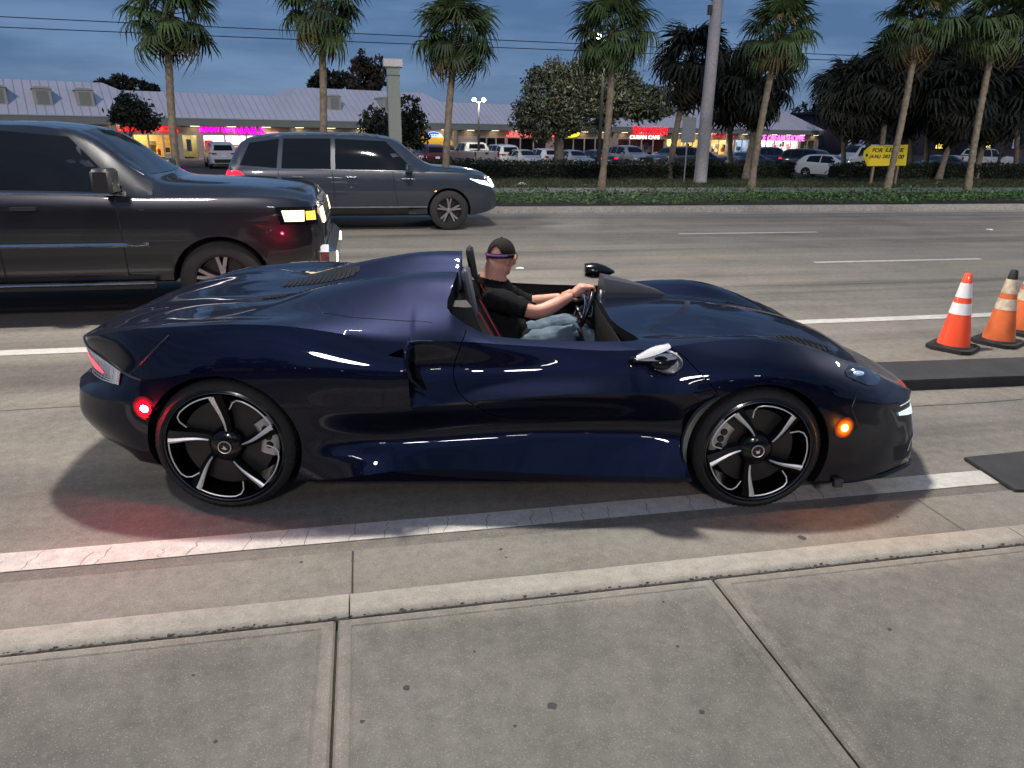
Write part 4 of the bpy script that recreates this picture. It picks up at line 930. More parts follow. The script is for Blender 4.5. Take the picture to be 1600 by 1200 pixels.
def dress_car(v, paint, kind, lit=False):
    P = v.patch
    if kind == 'sedan':
        P('side_window', 'side', [(-.30, .955), (.83, .93), (.38, 1.33), (-.28, 1.37)], GLASSM, both=True); P('side_window', 'side', [(-1.30, .97), (-.37, .96), (-.35, 1.37), (-.88, 1.33)], GLASSM, both=True)
        P('windscreen', 'front', [(-.60, 1.05), (.60, 1.05), (.50, 1.36), (-.50, 1.36)], GLASSM, ny=8, thick=.03); P('rear_window', 'rear', [(-.58, 1.12), (.58, 1.12), (.48, 1.35), (-.48, 1.35)], GLASSM, ny=8, thick=.03)
        P('tail_light', 'rear', [(-.80, .80), (-.42, .82), (-.42, .92), (-.78, .93)], TAILON if lit else TAILOFF, off=.012); P('tail_light', 'rear', [(.42, .82), (.80, .80), (.78, .93), (.42, .92)], TAILON if lit else TAILOFF, off=.012)
        P('number_plate', 'rear', [(-.16, .62), (.16, .62), (.16, .76), (-.16, .76)], PLATE, off=.016)
        P('headlight', 'front', [(-.76, .60), (-.42, .60), (-.42, .72), (-.74, .75)], HEADOFF, off=.012); P('headlight', 'front', [(.42, .60), (.76, .60), (.74, .75), (.42, .72)], HEADOFF, off=.012)
        P('grille', 'front', [(-.34, .45), (.34, .45), (.38, .66), (-.38, .66)], TRIM, off=.010); P('bumper_trim', 'rear', [(-.7, .30), (.7, .30), (.72, .46), (-.72, .46)], TRIM, off=.012)
        mirrors(v, .80, .98, paint, .8)
    elif kind == 'hatch':
        P('side_window', 'side', [(-.30, .985), (.80, .96), (.36, 1.40), (-.28, 1.45)], GLASSM, both=True); P('side_window', 'side', [(-1.30, 1.03), (-.37, .99), (-.35, 1.45), (-1.15, 1.40)], GLASSM, both=True)
        P('windscreen', 'front', [(-.60, 1.09), (.60, 1.09), (.50, 1.43), (-.50, 1.43)], GLASSM, ny=8, thick=.03); P('rear_window', 'rear', [(-.56, 1.10), (.56, 1.10), (.47, 1.40), (-.47, 1.40)], GLASSM, thick=.03)
        P('tail_light', 'rear', [(-.76, .82), (-.46, .86), (-.46, .99), (-.74, 1.02)], TAILOFF, off=.012); P('tail_light', 'rear', [(.46, .86), (.76, .82), (.74, 1.02), (.46, .99)], TAILOFF, off=.012)
        P('number_plate', 'rear', [(-.16, .72), (.16, .72), (.16, .86), (-.16, .86)], PLATE, off=.016)
        P('headlight', 'front', [(-.74, .66), (-.40, .62), (-.44, .72), (-.72, .84)], HEADOFF, off=.012); P('headlight', 'front', [(.40, .62), (.74, .66), (.72, .84), (.44, .72)], HEADOFF, off=.012)
        P('grille', 'front', [(-.52, .34), (.52, .34), (.56, .52), (-.56, .52)], TRIM, off=.010); P('grille', 'front', [(-.38, .60), (.38, .60), (.40, .68), (-.40, .68)], TRIM, off=.010)
        mirrors(v, .76, 1.0, paint, .8)
    elif kind == 'van':
        P('windscreen', 'front', [(-.72, 1.45), (.72, 1.45), (.66, 2.0), (-.66, 2.0)], GLASSM, ny=8, thick=.03); P('side_window', 'side', [(.9, 1.22), (1.85, 1.22), (1.40, 1.86), (.9, 1.90)], GLASSM, both=True)
        P('rear_window', 'rear', [(-.74, 1.25), (-.06, 1.25), (-.06, 1.85), (-.70, 1.85)], GLASSM); P('rear_window', 'rear', [(.06, 1.25), (.74, 1.25), (.70, 1.85), (.06, 1.85)], GLASSM)
        P('tail_light', 'rear', [(-.90, .85), (-.80, .85), (-.80, 1.2), (-.90, 1.2)], TAILOFF, off=.012); P('tail_light', 'rear', [(.80, .85), (.90, .85), (.90, 1.2), (.80, 1.2)], TAILOFF, off=.012)
        P('headlight', 'front', [(-.84, .80), (-.48, .80), (-.48, .95), (-.84, 1.0)], HEADOFF, off=.012); P('headlight', 'front', [(.48, .80), (.84, .80), (.84, 1.0), (.48, .95)], HEADOFF, off=.012); P('grille', 'front', [(-.42, .7), (.42, .7), (.44, .95), (-.44, .95)], TRIM, off=.01)
        mirrors(v, 1.72, 1.30, TRIM)
def dress_pickup(v, paint, lit=False, chrome=True):
    P = v.patch
    bed = MB(); bed.box(-2.86, -1.24, -.80, .80, .85, 2.2); boolean(v.body, bed, TRIM); finish(v.body.data, 32)
    P('side_window', 'side', [(.05, 1.335), (1.13, 1.315), (.66, 1.82), (.07, 1.87)], GLASSM, both=True); P('side_window', 'side', [(-.88, 1.35), (-.03, 1.34), (-.01, 1.87), (-.80, 1.84)], GLASSM, both=True)
    P('windscreen', 'front', [(-.74, 1.46), (.74, 1.46), (.62, 1.88), (-.62, 1.88)], GLASSM, ny=8, thick=.03); P('rear_window', 'rear', [(-.64, 1.50), (.64, 1.50), (.58, 1.82), (-.58, 1.82)], GLASSM, thick=.03)
    P('tail_light', 'rear', [(-.955, 1.0), (-.82, 1.0), (-.82, 1.32), (-.95, 1.32)], TAILOFF, off=.014); P('tail_light', 'rear', [(.82, 1.0), (.955, 1.0), (.95, 1.32), (.82, 1.32)], TAILOFF, off=.014)
    P('tailgate', 'rear', [(-.79, .80), (.79, .80), (.79, 1.37), (-.79, 1.37)], paint, off=.016, thick=.02); P('tailgate_handle', 'rear', [(-.12, 1.16), (.12, 1.16), (.12, 1.28), (-.12, 1.28)], TRIM, off=.03, nx=2, ny=2)
    MB().bbox(-3.07, -2.92, -.95, .95, .55, .74, .04).build('rear_bumper', CHROME, v.root)
    P('headlight', 'side', [(2.52, .985), (2.885, .985), (2.875, 1.16), (2.49, 1.16)], GLASSM, both=True, off=.010, nx=8)
    P('headlight_lens', 'side', [(2.57, 1.015), (2.755, 1.015), (2.76, 1.125), (2.545, 1.125)], HEADON if lit else HEADOFF, both=True, off=.020)
    P('marker_light', 'side', [(2.775, 1.03), (2.862, 1.03), (2.855, 1.115), (2.775, 1.115)], AMBON if lit else HEADOFF, both=True, off=.020, nx=3)
    P('headlight', 'front', [(-.82, .98), (-.56, .98), (-.56, 1.13), (-.82, 1.13)], HEADON if lit else HEADOFF, off=.016); P('headlight', 'front', [(.56, .98), (.82, .98), (.82, 1.13), (.56, 1.13)], HEADON if lit else HEADOFF, off=.016)
    P('grille', 'front', [(-.52, .80), (.52, .80), (.54, 1.22), (-.54, 1.22)], TRIM, off=.012)
    for k in range(4): v.bar('grille_bar', 'front', [(-.52, .86 + .10 * k), (.52, .86 + .10 * k)], .018, CHROME)
    MB().bbox(2.82, 3.04, -.97, .97, .50, .76, .07).build('front_bumper', CHROME if chrome else TRIM, v.root)
    for sg in (1, -1):
        m = FOGON if lit else HEADOFF
        MB().bbox(2.96, 3.052, -sg * .80 - .09, -sg * .80 + .09, .57, .69, .03).build('fog_light', m, v.root)
    v.bar('side_moulding', 'side', [(-1.1, .80), (1.30, .80)], .022, CHROME if chrome else TRIM, True)
    v.bar('belt_trim', 'side', [(-.9, 1.315), (1.14, 1.285)], .010, CHROME if chrome else TRIM, True)
    for sg in (1, -1):
        MB().bbox(-1.05, 1.32, -sg * 1.03 - .06, -sg * 1.03 + .06, .37, .43, .025).build('running_board', TRIM, v.root)
        MB().tube([(-1.05, -sg * 1.085, .425), (1.32, -sg * 1.085, .425)], .014, 6).build('board_trim', CHROME, v.root, 60)
        for x in (-.9, .1, 1.1): MB().tube([(x, -sg * .85, .45), (x, -sg * 1.03, .39)], .02, 6).build('board_bracket', TRIM, v.root)
    for x in (-.02, 1.05): v.bar('door_seam', 'side', [(x, 1.28), (x + .02, .9), (x + .02, .48)], .005, TRIM, True)
    for x in (-.78, .16): P('door_handle', 'side', [(x, 1.14), (x + .22, 1.14), (x + .22, 1.175), (x, 1.175)], TRIM, both=True, off=.028, nx=3, ny=2, thick=.03)
    mirrors(v, 1.08, 1.43, TRIM, 1.35)
def carpaint(name, c, rough=.3): return mat(name, c, rough=rough, coat=1, var=.06, scale=3)
# the two vehicles passing in the far lanes
BLUEBLACK = carpaint('dark_truck_paint', (.004, .005, .009))
v = Veh('pickup', BLUEBLACK, 'pickup_truck', 'dark pickup truck with headlights and fog lights on, passing behind the sports car', 'pickup truck')
dress_pickup(v, BLUEBLACK, lit=True, chrome=True); v.place(-3.33, 8.62, 0, 0); v.root.scale = (1, 1, .955); TRUCK = v
GREYBLUE = carpaint('grey_suv_paint', (.020, .026, .038))
v = Veh('suv', GREYBLUE, 'passing_suv', 'dark grey SUV with lit headlights passing in the farthest lane', 'suv')
dress_suv(v, GREYBLUE, lit=True); v.place(.06, 15.35, 0, 0)
def headbeam(parent, loc, p, col):
    d = bpy.data.lights.new('headlight_beam', 'SPOT'); d.energy = p; d.spot_size = R(70); d.spot_blend = .8; d.color = col; d.shadow_soft_size = .08
    o = bpy.data.objects.new('headlight_beam', d); COL.objects.link(o); o.parent = parent; o.location = loc; o.rotation_euler = (R(80), 0, R(-90))
for sg in (1, -1):
    headbeam(TRUCK.root, (2.95, sg * .74, 1.04), 160, (1, .9, .75)); headbeam(v.root, (2.56, sg * .66, .87), 110, (.9, 1, .95))

# ------------------------------------------------------------------ cars parked in front of the shops
PAINT = {'white': carpaint('white_car_paint', (.50, .50, .50)), 'silver': carpaint('silver_car_paint', (.30, .30, .31)), 'tan': carpaint('tan_white_paint', (.46, .43, .38)), 'black': carpaint('black_car_paint', (.012, .012, .014)), 'grey': carpaint('grey_car_paint', (.05, .052, .058)), 'blue': carpaint('blue_car_paint', (.012, .018, .05)), 'maroon': carpaint('maroon_car_paint', (.06, .010, .016)), 'orange': carpaint('orange_car_paint', (.30, .06, .02))}
def parked(kind, colour, x, y, rz, name, label, cat, lit=False):
    p = PAINT[colour]; v = Veh(kind, p, name, label, cat, 'cars parked in front of the shops', wheel_detail=0)
    if kind == 'suv': dress_suv(v, p, lit, detail=False)
    elif kind == 'pickup': dress_pickup(v, p)
    else: dress_car(v, p, kind, lit)
    v.place(x, y, LOT_Z, rz); return v
N_ = R(90 + 21 - 8)      # most are nosed in towards the shops
parked('suv', 'white', -9.75, 57.4, N_ + R(2), 'parked_suv', 'white SUV parked alone facing the pizza shop, seen from behind', 'suv')
parked('suv', 'grey', -4.6, 60.5, N_, 'parked_suv', 'grey SUV beside the nail salon windows, half hidden by the passing SUV', 'suv')
parked('suv', 'maroon', 4.9, 57.2, N_, 'parked_suv', 'dark maroon SUV with white number plate under the yellow awning', 'suv')
parked('pickup', 'tan', 8.2, 56.6, N_, 'parked_pickup', 'off-white pickup truck seen from behind, tailgate towards the road', 'pickup truck')
parked('suv', 'white', 10.9, 60.2, N_, 'parked_suv', 'white SUV just right of the off-white pickup truck', 'suv')
parked('sedan', 'silver', 12.2, 57.0, R(-75), 'parked_car', 'silver sedan facing the road between two white SUVs', 'car')
parked('hatch', 'white', 14.0, 58.2, N_, 'parked_car', 'white hatchback seen from behind under the red script sign', 'car')
parked('sedan', 'silver', 16.2, 57.2, R(-78), 'parked_car', 'pale silver sedan with one bright headlight left of a black sedan', 'car')
parked('sedan', 'black', 18.3, 58.4, N_, 'parked_car', 'black sedan with red tail lights behind the big oak trunk', 'car', True)
parked('suv', 'silver', 21.6, 59.5, R(-80), 'parked_suv', 'silver SUV facing the road behind the oak trunk', 'suv')
parked('suv', 'grey', 24.6, 57.5, R(200), 'parked_suv', 'dark grey SUV parked side on below the CUBAN CAFE sign', 'suv')
parked('sedan', 'black', 28.3, 60.3, R(20), 'parked_car', 'black sedan side on between the cafe and the utility pole', 'car')
parked('sedan', 'blue', 31.2, 57.5, R(17), 'parked_car', 'dark blue sedan just right of the utility pole', 'car')
parked('suv', 'blue', 34.8, 60.5, R(20), 'parked_suv', 'dark navy SUV side on in front of the brightly lit shop', 'suv')
parked('suv', 'black', 34.2, 53.0, R(-60), 'parked_suv', 'black SUV with lit headlights beside the white hatchback near the ice cream shop', 'suv', True)
parked('hatch', 'white', 31.9, 47.6, R(-52), 'parked_car', 'white hatchback facing the road at the gap in the hedge', 'car')
parked('sedan', 'orange', 47.5, 66.0, R(15), 'parked_car', 'orange car with glowing tail lights beyond the white hatchback', 'car', True)
parked('van', 'white', 42.0, 57.6, R(190), 'parked_van', 'plain white cargo van left of the yellow FOR LEASE sign', 'van')
parked('sedan', 'black', 44.9, 52.5, R(185), 'parked_car', 'black sedan half hidden right of the FOR LEASE sign', 'car')
parked('pickup', 'white', 49.5, 53.5, R(8), 'parked_pickup', 'white pickup truck under the palms at the far right', 'pickup truck')
parked('suv', 'grey', 58.5, 54.5, R(8), 'parked_suv', 'grey SUV at the right edge of the lot under the dark palms', 'suv')
# ------------------------------------------------------------------ the shopping plaza
def at(px, py, Y):
    """world point on the upright plane y = Y that stands where the photograph shows pixel (px, py)"""
    d = fw + rv * ((px - 800) / F_PX) - uv * ((py - 600) / F_PX); t = Y / d.y
    return Vector((0, 0, CAM_H)) + d * t
P_ANG = R(21.16); P_O = (-28.80, 64.80, LOT_Z)
PLZ = thing('shopping_plaza', 'long low strip mall with pale ribbed metal roof and lit shop windows', 'strip mall', P_O, P_ANG)
WALLM = mat('plaza_stucco', (.42, .36, .29), rough=.9, var=.08, scale=.6)
FASC = mat('plaza_fascia', (.24, .26, .22), rough=.8, var=.08, scale=1)
ROOFM = mat('plaza_metal_roof', (.72, .68, .70), rough=.55, metal=.0, var=.06, scale=.5)
SEAMM = mat('roof_seam', (.52, .49, .51), rough=.55, var=.05)
FRAMEM = mat('shopfront_frame', (.45, .41, .34), rough=.5, var=.05)
DARKIN = mat('dark_shop_inside', (.03, .028, .03), rough=.9, var=.3, scale=1)
def glass_mat():
    m = bpy.data.materials.new('shop_glass'); m.use_nodes = True; n = m.node_tree.nodes; l = m.node_tree.links; n.clear()
    t = n.new('ShaderNodeBsdfTransparent'); t.inputs[0].default_value = (.92, .95, .95, 1); g = n.new('ShaderNodeBsdfGlossy'); g.inputs['Roughness'].default_value = .05
    f = n.new('ShaderNodeFresnel'); f.inputs[0].default_value = 1.45; x = n.new('ShaderNodeMixShader'); o = n.new('ShaderNodeOutputMaterial')
    l.new(f.outputs[0], x.inputs[0]); l.new(t.outputs[0], x.inputs[1]); l.new(g.outputs[0], x.inputs[2]); l.new(x.outputs[0], o.inputs[0]); return m
SHOPGL = glass_mat()
U0, U1 = -42.0, 101.5
ZE, SL = 3.40, .58            # eave height, roof slope
def roofpt(u, z, off=0.0): return (u, -.9 + (z - ZE) / SL - off * .5, z + off * .86)
LOWZ = 5.55
mb = MB(); mb.grid([[roofpt(u, ZE) for u in (U0, U1)], [roofpt(u if u < 90 else u - 3.2, LOWZ) for u in (U0, U1)]])
mb.add([roofpt(U1, ZE), roofpt(U1 - 3.2, LOWZ), (U1 - 3.2, 14, LOWZ), (U1, 17, ZE)], [(0, 3, 2, 1)])
mb.add([roofpt(U0, LOWZ), roofpt(U1 - 3.2, LOWZ), (U1 - 3.2, 14, LOWZ), (U0, 14, LOWZ)], [(0, 1, 2, 3)])
low = mb.build('roof', ROOFM, PLZ)
for a, b, zt in ((U0, 11.0, 6.12), (25.4, 41.2, 6.45), (70.0, U1 - 3.2, 6.75)):
    ia = 0 if a == U0 else 1.15; h = MB(); ib = 1.15
    pts = [roofpt(a, LOWZ), roofpt(b, LOWZ), roofpt(b - ib, zt), roofpt(a + ia, zt)]
    back = [(p[0], p[1] + 6, p[2]) for p in pts]
    h.add(pts + back, [(0, 1, 2, 3), (1, 5, 6, 2), (4, 0, 3, 7), (3, 2, 6, 7)]); h.build('roof', ROOFM, PLZ)
sm_ = MB()
for u in np.arange(U0 + .3, U1 - .2, .61):
    zt = LOWZ
    for a, b, z2 in ((U0, 11.0, 6.12), (25.4, 41.2, 6.45), (70.0, U1 - 3.2, 6.75)):
        if a < u < b: zt = min(z2, LOWZ + min(u - a if a != U0 else 99, b - u) * (z2 - LOWZ) / 1.15)
    if u > U1 - 3.2: zt = ZE + (U1 - u) / 3.2 * (LOWZ - ZE)
    if zt < ZE + .1: continue
    a0, a1 = Vector(roofpt(u, ZE, .0)), Vector(roofpt(u, zt, .0)); nrm = Vector((0, -.5, .86)) * .045
    sm_.add([a0 + Vector((-.03, 0, 0)), a0 + Vector((.03, 0, 0)), a1 + Vector((.03, 0, 0)), a1 + Vector((-.03, 0, 0)), a0 + nrm + Vector((-.018, 0, 0)), a0 + nrm + Vector((.018, 0, 0)), a1 + nrm + Vector((.018, 0, 0)), a1 + nrm + Vector((-.018, 0, 0))], [(4, 5, 6, 7), (0, 4, 7, 3), (5, 1, 2, 6), (0, 1, 5, 4)])
tag(sm_.build('roof_seam', SEAMM, PLZ), kind='stuff')
MB().box(U0, U1, -.93, -.80, 2.80, ZE + .03).build('fascia', FASC, PLZ)
MB().box(U0, U1, -.98, -.93, ZE - .03, ZE + .05).build('gutter_trim', mat('gutter_trim', (.5, .49, .47), rough=.5), PLZ)
MB().box(U0, U1, -.80, .0, 2.78, 2.80).build('soffit', WALLM, PLZ)
MB().box(U0, U1, .0, .25, 2.12, 2.80).build('sign_band', WALLM, PLZ)
MB().box(U0, U1, -1.6, 10, -.02, .12).build('walkway', mat('plaza_walk', (.25, .24, .22), rough=.9), PLZ)
w_ = MB(); w_.box(U1 - .35, U1, .0, 14, .12, 2.8); w_.box(U0, U1, 7.8, 8, .12, 5.0); w_.build('wall', WALLM, PLZ)
for u in (2.3, 5.25, 8.15, 28.95, 34.5, 75, 84, 92.7):
    z = 4.75 if u < 20 else 5.0; y = roofpt(u, z)[1]
    d = MB(); d.box(u - .62, u + .62, y - 1.05, y + 1.0, z - .70, z + .62); d.prism([(u - .72, z + .62), (u + .72, z + .62), (u + .42, z + .78), (u - .42, z + .78)], y - 1.12, y + 1.2, 'y'); dm_ = d.build('dormer', mat('dormer_frame', (.46, .44, .38), rough=.8), PLZ)
    v = MB(); v.box(u - .40, u + .40, y - 1.075, y - 1.05, z - .5, z + .5)
    for k in range(8): v.box(u - .38, u + .38, y - 1.10, y - 1.075, z - .46 + .12 * k, z - .40 + .12 * k)
    v.build('louvre', mat('dormer_louvre', (.33, .34, .27), rough=.8), dm_)
# shopfronts: u0, u1, interior wall colour, light strength (0: closed), light colour, pane width
SHOPS = [(2.0, 9.5, (.5, .4, .3), .5, (1, .8, .5), 1.6), (10.0, 14.6, (.75, .55, .25), 6.5, (1, .80, .42), 1.3), (14.9, 16.2, (.6, .55, .4), 3.5, (1, .85, .5), 1.3), (16.6, 24.0, (.72, .62, .66), 8, (1, .86, .95), 2.1), (24.6, 30.5, (.5, .4, .3), .6, (1, .8, .6), 1.9), (31, 36.3, (.5, .4, .3), .4, (1, .8, .6), 1.9), (36.8, 40.2, (.6, .45, .2), 2.2, (1, .75, .3), 1.1), (44.0, 47.6, (.1, .09, .1), .12, (.9, .8, 1), 1.3), (47.8, 53.0, (.09, .09, .1), .10, (.8, .8, 1), 1.6), (53.6, 61.6, (.09, .08, .08), .12, (1, .8, .7), 1.7), (63.4, 71.0, (.22, .10, .10), .45, (1, .55, .45), 1.9), (71.3, 77.4, (.75, .6, .3), 8, (1, .85, .48), 1.6), (77.8, 83.6, (.75, .6, .4), 9, (1, .82, .52), 1.5), (83.8, 86.6, (.6, .65, .75), 9, (.75, .88, 1), 1.3), (88.3, 97.0, (.72, .62, .62), 10, (1, .86, .92), 1.6), (97.4, 100.6, (.25, .22, .2), 1.2, (1, .9, .45), 1.6)]
rr = random.Random(11); last = U0
for k, (a, b, wc, st, lc, pw) in enumerate(SHOPS + [(U1 - .35, None, 0, 0, 0, 0)]):
    if a - last > .05: MB().box(last, a, .0, .28, .12, 2.12).build('pier', WALLM, PLZ)
    if b is None: break
    last = b
    im = mat(f'shop_wall_{k}', wc, rough=.8, var=.25, scale=.9)
    MB().add([(a, .3, .12), (b, .3, .12), (b, 3.6, .12), (a, 3.6, .12), (a, .3, 2.6), (b, .3, 2.6), (b, 3.6, 2.6), (a, 3.6, 2.6)], [(0, 1, 2, 3), (7, 6, 5, 4), (3, 2, 6, 7), (0, 3, 7, 4), (2, 1, 5, 6)]).build('shop_interior', im, PLZ)
    if st > 0:
        lm = mat(f'shop_light_{k}', lc, emit=lc, es=st * 1.6, var=0)
        lt = MB()
        for j in range(max(1, int((b - a) / 1.6))): lt.box(a + .3 + 1.6 * j, a + 1.4 + 1.6 * j, .6, 3.2, 2.52, 2.55)
        lt.build('ceiling_light', lm, PLZ)
    n = max(1, round((b - a) / pw))
    for j in range(n):
        x0, x1 = a + (b - a) * j / n, a + (b - a) * (j + 1) / n
        door = (j == n // 2)
        fr = MB(); zb = .12 if door else .55
        fr.box(x0, x0 + .07, .02, .14, .12, 2.12); fr.box(x1 - .07, x1, .02, .14, .12, 2.12); fr.box(x0 + .07, x1 - .07, .02, .14, 2.03, 2.12)
        if not door: fr.box(x0 + .07, x1 - .07, .02, .16, .12, .55)
        f_ = fr.build('shop_door' if door else 'shop_window', FRAMEM, PLZ)
        MB().add([(x0 + .07, .08, zb), (x1 - .07, .08, zb), (x1 - .07, .08, 2.03), (x0 + .07, .08, 2.03)], [(0, 1, 2, 3)]).build('pane', SHOPGL, f_)
        if st > .3:      # posters, counters and displays behind the glass
            for q in range(rr.randint(2, 4)):
                cx = rr.uniform(x0 + .2, x1 - .2); zz = rr.uniform(.4, 1.5); ww, hh = rr.uniform(.1, .35), rr.uniform(.15, .5); yy = rr.uniform(.4, 2.4)
                c = rr.choice([(.5, .03, .03), (.7, .68, .6), (.05, .05, .06), (.75, .5, .1), (.6, .2, .15), (.1, .15, .3), (.7, .65, .6), (.12, .08, .05)])
                MB().bbox(cx - ww, cx + ww, yy, yy + .25, zz - hh, zz + hh, .02).build('display', mat('display_%d_%d_%d' % tuple(int(v * 100) for v in c), c, rough=.6, var=.2, scale=4), PLZ)
for u in np.arange(-8, 101, 3.0):
    MB().box(u - .35, u + .35, -.62, -.30, 2.765, 2.779).build('soffit_fill', mat('soffit_fill_glow', (1, 1, 1), emit=(1, .80, .52), es=8, var=0), PLZ)  # glowing strips added to brighten the sign band and walkway
# awning, posts
aw = MB(); aw.add([(36.7, -.2, 2.10), (40.3, -.2, 2.10), (40.3, -1.5, 1.62), (36.7, -1.5, 1.62), (40.3, -1.5, 1.32), (36.7, -1.5, 1.32), (36.7, -.2, 2.05), (40.3, -.2, 2.05)], [(0, 3, 2, 1), (3, 5, 4, 2), (6, 7, 4, 5), (0, 6, 5, 3), (1, 2, 4, 7)])
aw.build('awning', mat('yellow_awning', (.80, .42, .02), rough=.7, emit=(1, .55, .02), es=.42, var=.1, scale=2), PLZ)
for u in (9.8, 24.3, 41.0, 53.3, 62.4, 87.4): MB().bbox(u - .2, u + .2, -.85, -.5, .12, 2.8, .03).build('column', WALLM, PLZ)
# ---- shop signs, each a thing of its own
def text_mesh(s, size, depth=.02, bold=0.0, shear=0.0, space=1.0):
    c = bpy.data.curves.new('t', 'FONT'); c.body = s; c.size = size; c.extrude = depth; c.offset = bold; c.shear = shear; c.align_x = 'LEFT'; c.space_character = space; c.resolution_u = 3
    o = bpy.data.objects.new('t', c); COL.objects.link(o); dg = bpy.context.evaluated_depsgraph_get(); dg.update()
    me = bpy.data.meshes.new_from_object(o.evaluated_get(dg)); bpy.data.objects.remove(o); bpy.data.curves.remove(c); return me
PM = Matrix.Translation(P_O) @ Matrix.Rotation(P_ANG, 4, 'Z')
def sign(text, u0, u1, z0, z1, m, label, y=-.06, bold=.01, shear=0.0, space=1.0):
    me = text_mesh(text, 1.0, .04, bold, shear, space); co = [v.co for v in me.vertices]
    x0, x1 = min(c.x for c in co), max(c.x for c in co); y0, y1 = min(c.y for c in co), max(c.y for c in co)
    for v in me.vertices: v.co = Vector((u0 + (v.co.x - x0) / (x1 - x0) * (u1 - u0), y - v.co.z, z0 + (v.co.y - y0) / (y1 - y0) * (z1 - z0)))
    me.materials.clear(); me.materials.append(m); me.flip_normals()
    o = put('shop_sign', me); o.matrix_world = PM; return tag(o, label, 'shop sign', 'lit shop signs')
NEON = lambda n, c, s: mat('neon_' + n, c, emit=c, es=s, var=0)
RED = NEON('red', (1, .008, .02), 2.2); MAG = NEON('magenta', (1, .0, .78), 2.4); PINK = NEON('pink', (1, .16, .80), 2.2); WHT = NEON('white', (.9, .96, 1), 1.6); ROSE = NEON('rose', (1, .10, .12), 1.5); DRED = NEON('dim_red', (.6, .008, .02), .8)
sign("ROSATI'S PIZZA", 9.9, 14.7, 2.28, 2.76, RED, "glowing red ROSATI'S PIZZA letters above the pizza shop", bold=.004)
sign("SUNNY LUX", 16.4, 19.2, 2.30, 2.74, MAG, 'glowing magenta SUNNY LUX letters above the nail salon', bold=.004)
sign("NAILS", 19.35, 21.9, 2.18, 2.80, MAG, 'larger glowing magenta NAILS letters beside SUNNY LUX', bold=.004)
sign("ICE CREAM SHOPPE", 88.2, 98.0, 1.95, 2.75, PINK, 'pink ICE CREAM SHOPPE letters at the right end of the strip mall', bold=.004)
sign("CUBAN CAFE", 65.2, 70.0, 2.05, 2.48, WHT, 'white CUBAN CAFE letters below a red lit sign', bold=.012)
def scribble(u0, u1, z0, z1, m, label, seed, nl=7, rows=1, r=.05, tall=None):
    """letters too blurred to read: looped strokes of script lettering"""
    e = random.Random(seed); mb = MB()
    for q in range(rows):
        za, zb = z0 + (z1 - z0) * q / rows, z0 + (z1 - z0) * (q + .86) / rows
        for k in range(nl):
            a = u0 + (u1 - u0) * (k + .08) / nl; b = u0 + (u1 - u0) * (k + .92) / nl
            ty = e.randint(0, 3); h = zb if (k == 0 or ty == 2) else za + (zb - za) * .72
            if ty == 0: P = [(a, za), (a, h), ((a + b) / 2, h * .97 + .03 * za), (b, (za + h) / 2), (b, za)]
            elif ty == 1: P = [(b, h), ((a + b) / 2, h + .02), (a, (za + h) / 2), ((a + b) / 2, za), (b, za + .05)]
            elif ty == 2: P = [(a + .1, h), (a, za), ((a + b) / 2, za + .03), (b, za + .12)]
            else: P = [(a, za + .1), ((a + b) / 2, za), (b, (za + h) / 2), ((a + b) / 2, h), (a, (za + h) / 2), (b, za)]
            mb.tube([(x, -1.04, z) for x, z in P], r, 5)
    o = mb.build('shop_sign', m); o.matrix_world = PM; return tag(o, label, 'shop sign', 'lit shop signs')
scribble(64.9, 70.3, 2.55, 3.55, RED, 'big red two-line script sign above the white CUBAN CAFE letters', 4, 8, 2, .10)
scribble(47.0, 50.6, 2.2, 2.85, ROSE, 'rose red script sign starting left of the oak tree', 9, 6, 1, .09)
scribble(51.2, 54.0, 2.25, 2.85, ROSE, 'rose red script sign right beside the yellow oval sign', 12, 5, 1, .09)
scribble(78.3, 82.4, 2.35, 2.95, DRED, 'dim red script sign just right of the utility pole', 6, 7, 1, .07)
ov = MB(); ov.lathe([(0, -.02), (1.16, -.02), (1.2, .03), (1.2, .1)], 28, axis='y'); ov.v = [(p[0] + 55.6, p[1] - 1.10, p[2] * .33 + 2.56) for p in ov.v]
o = ov.build('shop_sign', NEON('yellow', (1, .92, .03), 1.15)); o.matrix_world = PM; tag(o, 'bright yellow oval sign at the right of the rose red script', 'shop sign', 'lit shop signs')
ar = thing('arched_sign', 'blue and white arched sign on top of the yellow awning', 'shop sign', (0, 0, 0), 0, 'lit shop signs'); ar.matrix_world = PM
n = 18; arc = [(38.75 + 1.0 * math.cos(math.pi * k / n), 2.06 + .55 * math.sin(math.pi * k / n)) for k in range(n + 1)]
MB().prism(arc, -.40, -.30, 'y').build('panel', NEON('pale_blue', (.55, .75, 1), .95), ar)
arc2 = [(38.75 + .62 * math.cos(math.pi * k / n), 2.36 + .17 * math.sin(math.pi * k / n)) for k in range(n + 1)]
MB().prism(arc2, -.42, -.401, 'y').build('arch_band', NEON('blue', (.02, .08, 1), .9), ar)
for k in range(3): MB().tube([(38.3 + .3 * k, -.41, 2.14), (38.36 + .3 * k, -.41, 2.28), (38.46 + .3 * k, -.41, 2.14)], .03, 4).build('lettering', NEON('blue', (.02, .08, 1), .9), ar)
q = MB(); q.box(-.55, .55, -.1, .05, .0, .26); o = q.build('spa_sign', NEON('spa', (1, .35, .28), 1.2)); o.matrix_world = PM @ Matrix.Translation((22.6, -.1, 2.12)); tag(o, 'small red and white lit sign right of the magenta NAILS letters', 'shop sign', 'lit shop signs')
q = MB()
for k in range(3): q.box(-.4 + .3 * k, -.2 + .3 * k, -.1, .0, .0, .22)
